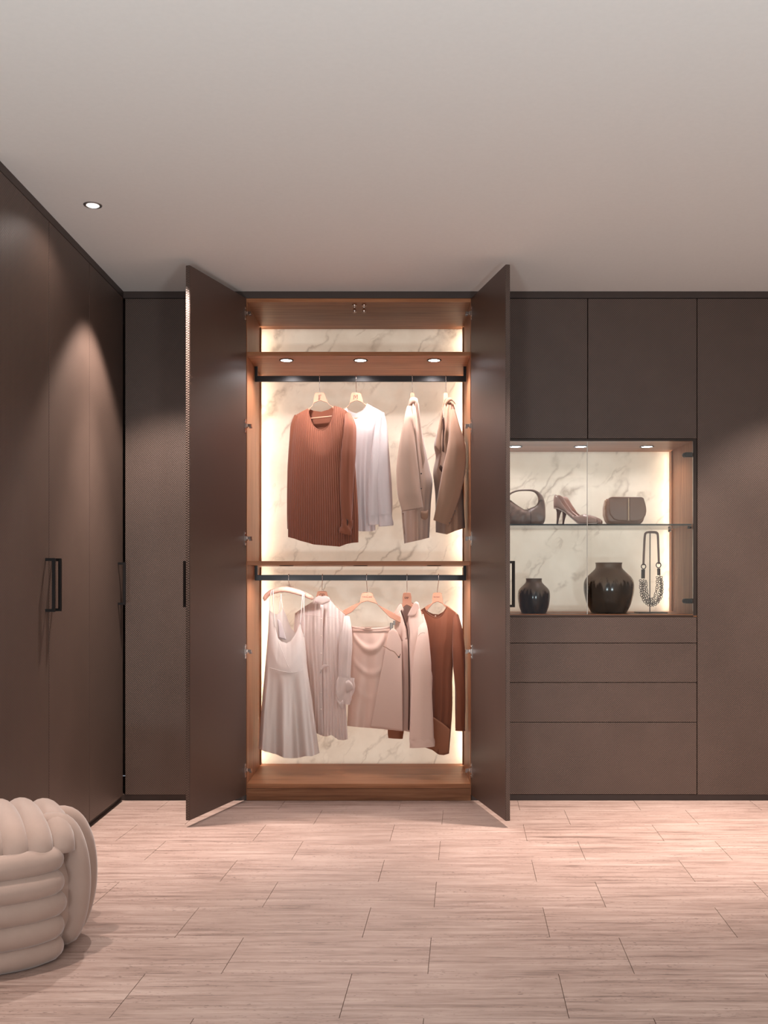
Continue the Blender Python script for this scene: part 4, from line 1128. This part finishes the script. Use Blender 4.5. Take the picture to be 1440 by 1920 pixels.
mk('side_ring', *torus_geo(bagp(1135, 936, -0.030), 0.008, 0.0018, Matrix.Rotation(0.5, 3, 'Z')), M['gold'], fb, True)
lk = [torus_geo(bagp(1133.5 - i * 0.6, 941 + i * 3.2, -0.036), 0.0042, 0.0012, Matrix.Rotation(PI / 2 * (i % 2) + 0.4, 3, 'Z'), 12, 6) for i in range(4)]
mk('chain', *join(lk), M['gold'], fb, True)

# pair of pumps
def pump(label, loc, yaw):
    t = thing('court_shoe', label, 'shoe', loc, 'pair of nude court shoes')
    base = Vector(loc); R3 = Matrix.Rotation(yaw, 3, 'Z')
    W = lambda x, y, z: base + R3 @ Vector((x, y, z))
    N = 44; L_ = 0.235
    u_ = np.linspace(0, 1, N + 1)
    zs = np.interp(u_, [0, .12, .28, .45, .62, .75, 1], [.090, .088, .070, .038, .008, .003, .006])
    ws = np.interp(u_, [0, .06, .15, .35, .5, .68, .85, .95, 1], [.006, .020, .029, .026, .030, .040, .034, .020, .006])
    hs = np.interp(u_, [0, .06, .14, .24, .36, .50, .60, .72, .85, .95, 1], [.046, .066, .060, .032, .013, .012, .030, .046, .036, .024, .014])
    tp = np.interp(u_, [0, .55, .62, .70, 1], [.90, .92, .72, .05, .02])
    V = []; Fc = []; K = 13
    for i in range(N + 1):
        for k in range(K):
            v = k / (K - 1) * 2 - 1           # -1 left rim .. 0 sole .. 1 right rim
            a = abs(v); sg = 1 if v > 0 else -1
            if a < 0.4: y = a / 0.4 * ws[i] * sg; z = 0
            else:
                q = (a - 0.4) / 0.6
                y = sg * ws[i] * (1 - (1 - tp[i]) * q ** 1.8 + 0.10 * math.sin(PI * q) * (1 if tp[i] > .5 else 0)); z = hs[i] * math.sin(q * PI / 2) ** (1.0 if tp[i] < .5 else 1) if tp[i] < .5 else hs[i] * q
            V.append(W(u_[i] * L_, y, zs[i] + z + 0.002))
    for i in range(N):
        for k in range(K - 1):
            a = i * K + k; Fc.append((a, a + 1, a + K + 1, a + K))
    Fc.append(tuple(range(K)))
    up = mk('upper', V, Fc, M['nude'], t, True)
    md = up.modifiers.new('thickness', 'SOLIDIFY'); md.thickness = 0.0022; md.offset = 0
    # sole
    V = []; Fc = []
    for i in range(N + 1):
        for y in (-1, 1):
            V.append(W(u_[i] * L_, y * ws[i] * .96, zs[i] + 0.0005)); V.append(W(u_[i] * L_, y * ws[i] * .96, max(0.0005, zs[i] - 0.005)))
    for i in range(N):
        a = 4 * i
        for q in ((0, 2, 6, 4), (1, 5, 7, 3), (0, 4, 5, 1), (2, 3, 7, 6)): Fc.append(tuple(a + j for j in q))
    mk('sole', V, Fc, M['insole'], t, False)
    V = []; Fc = []
    for i in range(3, 30):
        for y in (-1, 0, 1): V.append(W(u_[i] * L_, y * ws[i] * .86, zs[i] + 0.0042))
    for i in range(26):
        for k in range(2): a = i * 3 + k; Fc.append((a, a + 1, a + 4, a + 3))
    mk('insole', V, Fc, M['insole'], t, True)
    tube('heel', [W(.030, 0, .088), W(.026, 0, .066), W(.021, 0, .035), W(.018, 0, .012), W(.018, 0, 0.0008)], [.021, .011, .0062, .0048, .0052], plain('heel_leather', srgb(120, 88, 76), 0.35), t, 14)
    return t
pump('nude high-heeled court shoe nearer the glass doors', (XF(1039, YN - .02), YN - 0.02, GZ + 0.0005), math.radians(-35))
pump('nude high-heeled court shoe set behind its pair, toe turned right', (XF(1050, YN + .065), YN + 0.065, GZ + 0.0005), math.radians(-37))

# drip-glazed vases
def mat_glaze(name, zsplit, amp, z0=0.0):
    n = NT(name)
    tc = n.n('ShaderNodeTexCoord'); sp = n.n('ShaderNodeSeparateXYZ'); n.l(tc.outputs['Object'], sp.inputs[0])
    mp = n.n('ShaderNodeMapping'); n.l(tc.outputs['Object'], mp.inputs[0]); mp.inputs['Scale'].default_value = (70, 70, 3)
    d = n.noise(mp.outputs[0], 1.0, 2, 0.5)
    mp2 = n.n('ShaderNodeMapping'); n.l(tc.outputs['Object'], mp2.inputs[0]); mp2.inputs['Scale'].default_value = (25, 25, 4)
    d2 = n.noise(mp2.outputs[0], 1.0, 2)
    zz = n.math('ADD', sp.outputs[2], n.math('MULTIPLY', n.math('SUBTRACT', d, 0.5), amp))
    f = n.math('MULTIPLY_ADD', n.math('SUBTRACT', zz, zsplit), 40.0, 0.5, clamp=True)
    c = n.mix(f, n.mix(n.math('MULTIPLY', n.math('SUBTRACT', d2, .35), 2.0, clamp=True), (0.024, 0.013, 0.008, 1), (0.090, 0.048, 0.028, 1)), srgb(126, 101, 84))
    n.base(c)
    n.l(n.math('MULTIPLY_ADD', f, 0.28, 0.16), n.b.inputs['Roughness'])
    return n.m
def vase(label, px, prof, mat):
    c = (XF(px, YN), YN, NZ0 + 0.0005)
    t = thing('vase', label, 'vase', c, 'drip-glazed vases')
    pr = cat_curve([(r, (1152 - y)) for r, y in prof], 44)
    k = YN / F
    outer = [(max(0.001, r * k), z * k) for r, z in pr]
    rt, zt = outer[-1]
    lathe('body', outer, c, mat, t, 56)
    lathe('lip', [(rt, zt - .0005), (rt + .0006, zt + .0014), (rt - .002, zt + .0022), (rt - .0042, zt), (rt - .0045, zt - 0.012), (rt - .004, zt - 0.03)], c, plain('vase_lip', srgb(112, 95, 84), 0.5), t, 56)
    return t
vase('small dark brown drip-glazed vase at the left of the niche', 1001, [(23, 1152), (25, 1147), (28, 1138), (30, 1124), (29.5, 1113), (26, 1106), (20, 1100), (15.5, 1095), (14.6, 1091), (15, 1088)], mat_glaze('drip_glaze_small', 0.105, 0.09))
vase('big dark brown drip-glazed vase in the middle of the niche', 1141.5, [(32, 1152), (35, 1147), (41, 1134), (45.5, 1116), (46.5, 1104), (45.5, 1094), (41, 1085), (33, 1077), (26, 1070), (24.2, 1066), (24.2, 1060), (24.8, 1058.5)], mat_glaze('drip_glaze_big', 0.150, 0.12))

# necklace on a stand
k = YN / F
def np_(px, py, dy=0.0): return Vector((XF(px, YN), YN + dy, NZ0 + 0.0005 + (1151.5 - py) * k))
st = thing('necklace_stand', 'slim dark metal necklace stand with flat base in the niche', 'stand', tuple(np_(1218.5, 1151.5)))
bm = bmesh.new(); c = np_(1220, 1151.5); bm_box(bm, c.x - 27 * k, c.x + 27 * k, YN - 0.055, YN + 0.055, c.z, c.z + 0.005, 0.002); mkbm('base', bm, M['bronze'], st)
tube('pole', [np_(1218.5, 1150), np_(1218.5, 1080), np_(1218.8, 1001.5)], 0.0026, M['bronze'], st, 12)
tube('crossbar', spath([np_(1208, 1006), np_(1210, 1002.5), np_(1214, 1001.6), np_(1219, 1001.6), np_(1225, 1001.6), np_(1230, 1002.5), np_(1233, 1006)], 30), 0.0022, M['bronze'], st, 10)
nk = thing('necklace', 'chunky necklace of dark chain rings on mauve straps, draped over the stand', 'necklace', tuple(np_(1219, 1138)))
MS = mat_leather('mauve_strap', srgb(128, 98, 86), 0.45)
tube('strap', spath([np_(1206, 1062, -.004), np_(1207.3, 1030, -.004), np_(1208.4, 1008, -.006), np_(1210.5, 1001.8, -.007), np_(1216, 1000, -.007), np_(1219, 999.8, -.007), np_(1226, 1000, -.007), np_(1231.5, 1002, -.007), np_(1233, 1009, -.006), np_(1234, 1030, -.004), np_(1235, 1060, -.004)], 70), 0.0058, MS, nk, 10, True, 0.55)
DK = plain('dark_bronze_rings', (0.035, 0.018, 0.012, 1), 0.3, 0.5)
for (px, py, r_) in ((1206, 1064.5, .0125), (1234, 1062, .0135)):
    mk('ring', *torus_geo(np_(px, py, -.008), r_, .0026, Matrix.Rotation(0.25, 3, 'Z')), DK, nk, True)
tube('end_cap', spath([np_(1205.6, 1070, -.004), np_(1205.5, 1078, -.004), np_(1205.4, 1087, -.004)], 10), 0.0098, DK, nk, 12, True, 0.6)
tube('end_cap', spath([np_(1234.6, 1068, -.004), np_(1234.8, 1074, -.004), np_(1235, 1081, -.004)], 10), 0.0085, DK, nk, 12, True, 0.6)
links = []
def strand(pts, n, r_, dy, ph):
    c = cat_curve(pts, n)
    for i, (x, y) in enumerate(c):
        rot = Matrix.Rotation(0.9 * math.sin(i * 2.1 + ph), 3, 'Z') @ Matrix.Rotation(0.5 * math.cos(i * 1.3 + ph), 3, 'X')
        links.append(torus_geo(np_(x, y, dy), r_, 0.0017, rot, 12, 5))
strand([(1200, 1091), (1200.5, 1108), (1204, 1124), (1213, 1135), (1222, 1137), (1231, 1133), (1239, 1120), (1240.5, 1100), (1239, 1085)], 26, .0064, -.010, 0)
strand([(1205, 1091), (1206, 1108), (1209, 1120), (1215, 1129), (1222, 1131), (1229, 1127), (1234.5, 1114), (1236, 1100), (1235, 1084)], 24, .0062, -.016, 1)
strand([(1210, 1092), (1211, 1106), (1213, 1117), (1217, 1124), (1222, 1125.5), (1226, 1121), (1229.5, 1110), (1231, 1098), (1231, 1085)], 22, .0060, -.012, 2)
strand([(1203, 1096), (1203, 1112), (1207, 1124), (1214, 1132), (1222, 1134), (1230, 1130), (1237, 1117), (1238, 1102), (1237, 1090)], 24, .0055, -.020, 3)
ch = mk('ring_chain', *join(links), DK, nk, True); ch['kind'] = 'stuff'

# ------------------------------------------------------------------ knotted pouf
PC = Vector((-1.205, 3.005, 0)); PR = 0.302
def mat_velvet():
    n = NT('greige_velvet'); f = n.noise(n.coord(), 900, 2); g_ = n.noise(n.coord(), 9, 4)
    n.base(n.mix(n.math('MULTIPLY_ADD', f, .3, n.math('MULTIPLY', g_, .7)), srgb(150, 125, 113), srgb(178, 152, 139)))
    n.set(Roughness=0.9); n.b.inputs['Sheen Weight'].default_value = 0.5; n.b.inputs['Sheen Roughness'].default_value = 0.4
    n.bump(n.math('MULTIPLY_ADD', f, .5, g_), 0.12, 0.003); return n.m
M['velvet'] = mat_velvet()
pf = thing('pouf', 'round greige velvet pouf of knotted thick rolls on the floor', 'pouf', (PC.x, PC.y, 0))
# padded core that closes the gaps between the rolls
pts = [(0.001, .03), (.235, .03), (.262, .10), (.262, .22), (.24, .29), (.17, .345), (.08, .355), (.001, .355)]
lathe('core', pts, PC, M['velvet'], pf, 40)
rt = 0.0385
def arc_roll(z, a0, a1, rad, r_, tilt=0.0, name='roll'):
    path = []
    for i in range(49):
        a = math.radians(a0 + (a1 - a0) * i / 48)
        e = min(1.0, i / 4, (48 - i) / 4)
        path.append(PC + Vector(((rad - 0.03 * (1 - e)) * math.cos(a), (rad - 0.03 * (1 - e)) * math.sin(a), z + tilt * (i / 48 - .5))))
    rr = [r_ * min(1.0, 0.45 + 0.55 * min(i, 48 - i) / 3) for i in range(49)]
    return tube(name, path, rr, M['velvet'], pf, 20, True, wob=lambda u, a: 1 + 0.012 * math.sin(30 * u + 2 * a))
zz = [.037, .101, .164, .226, .287]
for i, z in enumerate(zz):
    rad = PR - rt - (0.012 if i == 0 else 0.0) - (0.012 if i == 4 else 0)
    arc_roll(z, -162, -19 - (i % 2) * 2, rad, rt, 0.0)
    arc_roll(z, 42, 150, rad, rt, 0.0)
# rolls going over the top, front to back
for i in range(7):
    x = 0.165 - i * 0.0653; ur, vr = Vector((math.cos(0.5), math.sin(0.5), 0)), Vector((-math.sin(0.5), math.cos(0.5), 0))
    half = ((PR - 0.085) ** 3.2 - min(abs(x), 0.185) ** 3.2) ** (1 / 3.2)
    ht = 0.376 - 0.40 * x * x
    path = []
    for q in range(33):
        a = PI * q / 32
        path.append(PC + ur * x - vr * (half * math.cos(a)) + Vector((0, 0, 0.300 + (ht - 0.300) * math.sin(a) ** 0.7)))
    tube('top_roll', path, 0.0415, M['velvet'], pf, 20, True, up=ur)
# upright loops that bind both flanks
for sg in (1, -1):
    for az, r_, bul in ((-6, .042, 0.0), (19, .041, .0)):
        ca, sa = math.cos(math.radians(az)), math.sin(math.radians(az))
        prof = [(.140, .335), (.190, .358), (.224, .346), (.248, .302), (.261, .240), (.262, .165), (.250, .095), (.228, .047), (.19, .042)]
        path = spath([PC + Vector((sg * r * ca, r * sa, z)) for r, z in prof], 40)
        tube('side_loop', path, [r_ * min(1.0, .6 + .4 * min(i, 40 - i) / 4) for i in range(41)], M['velvet'], pf, 22, True)
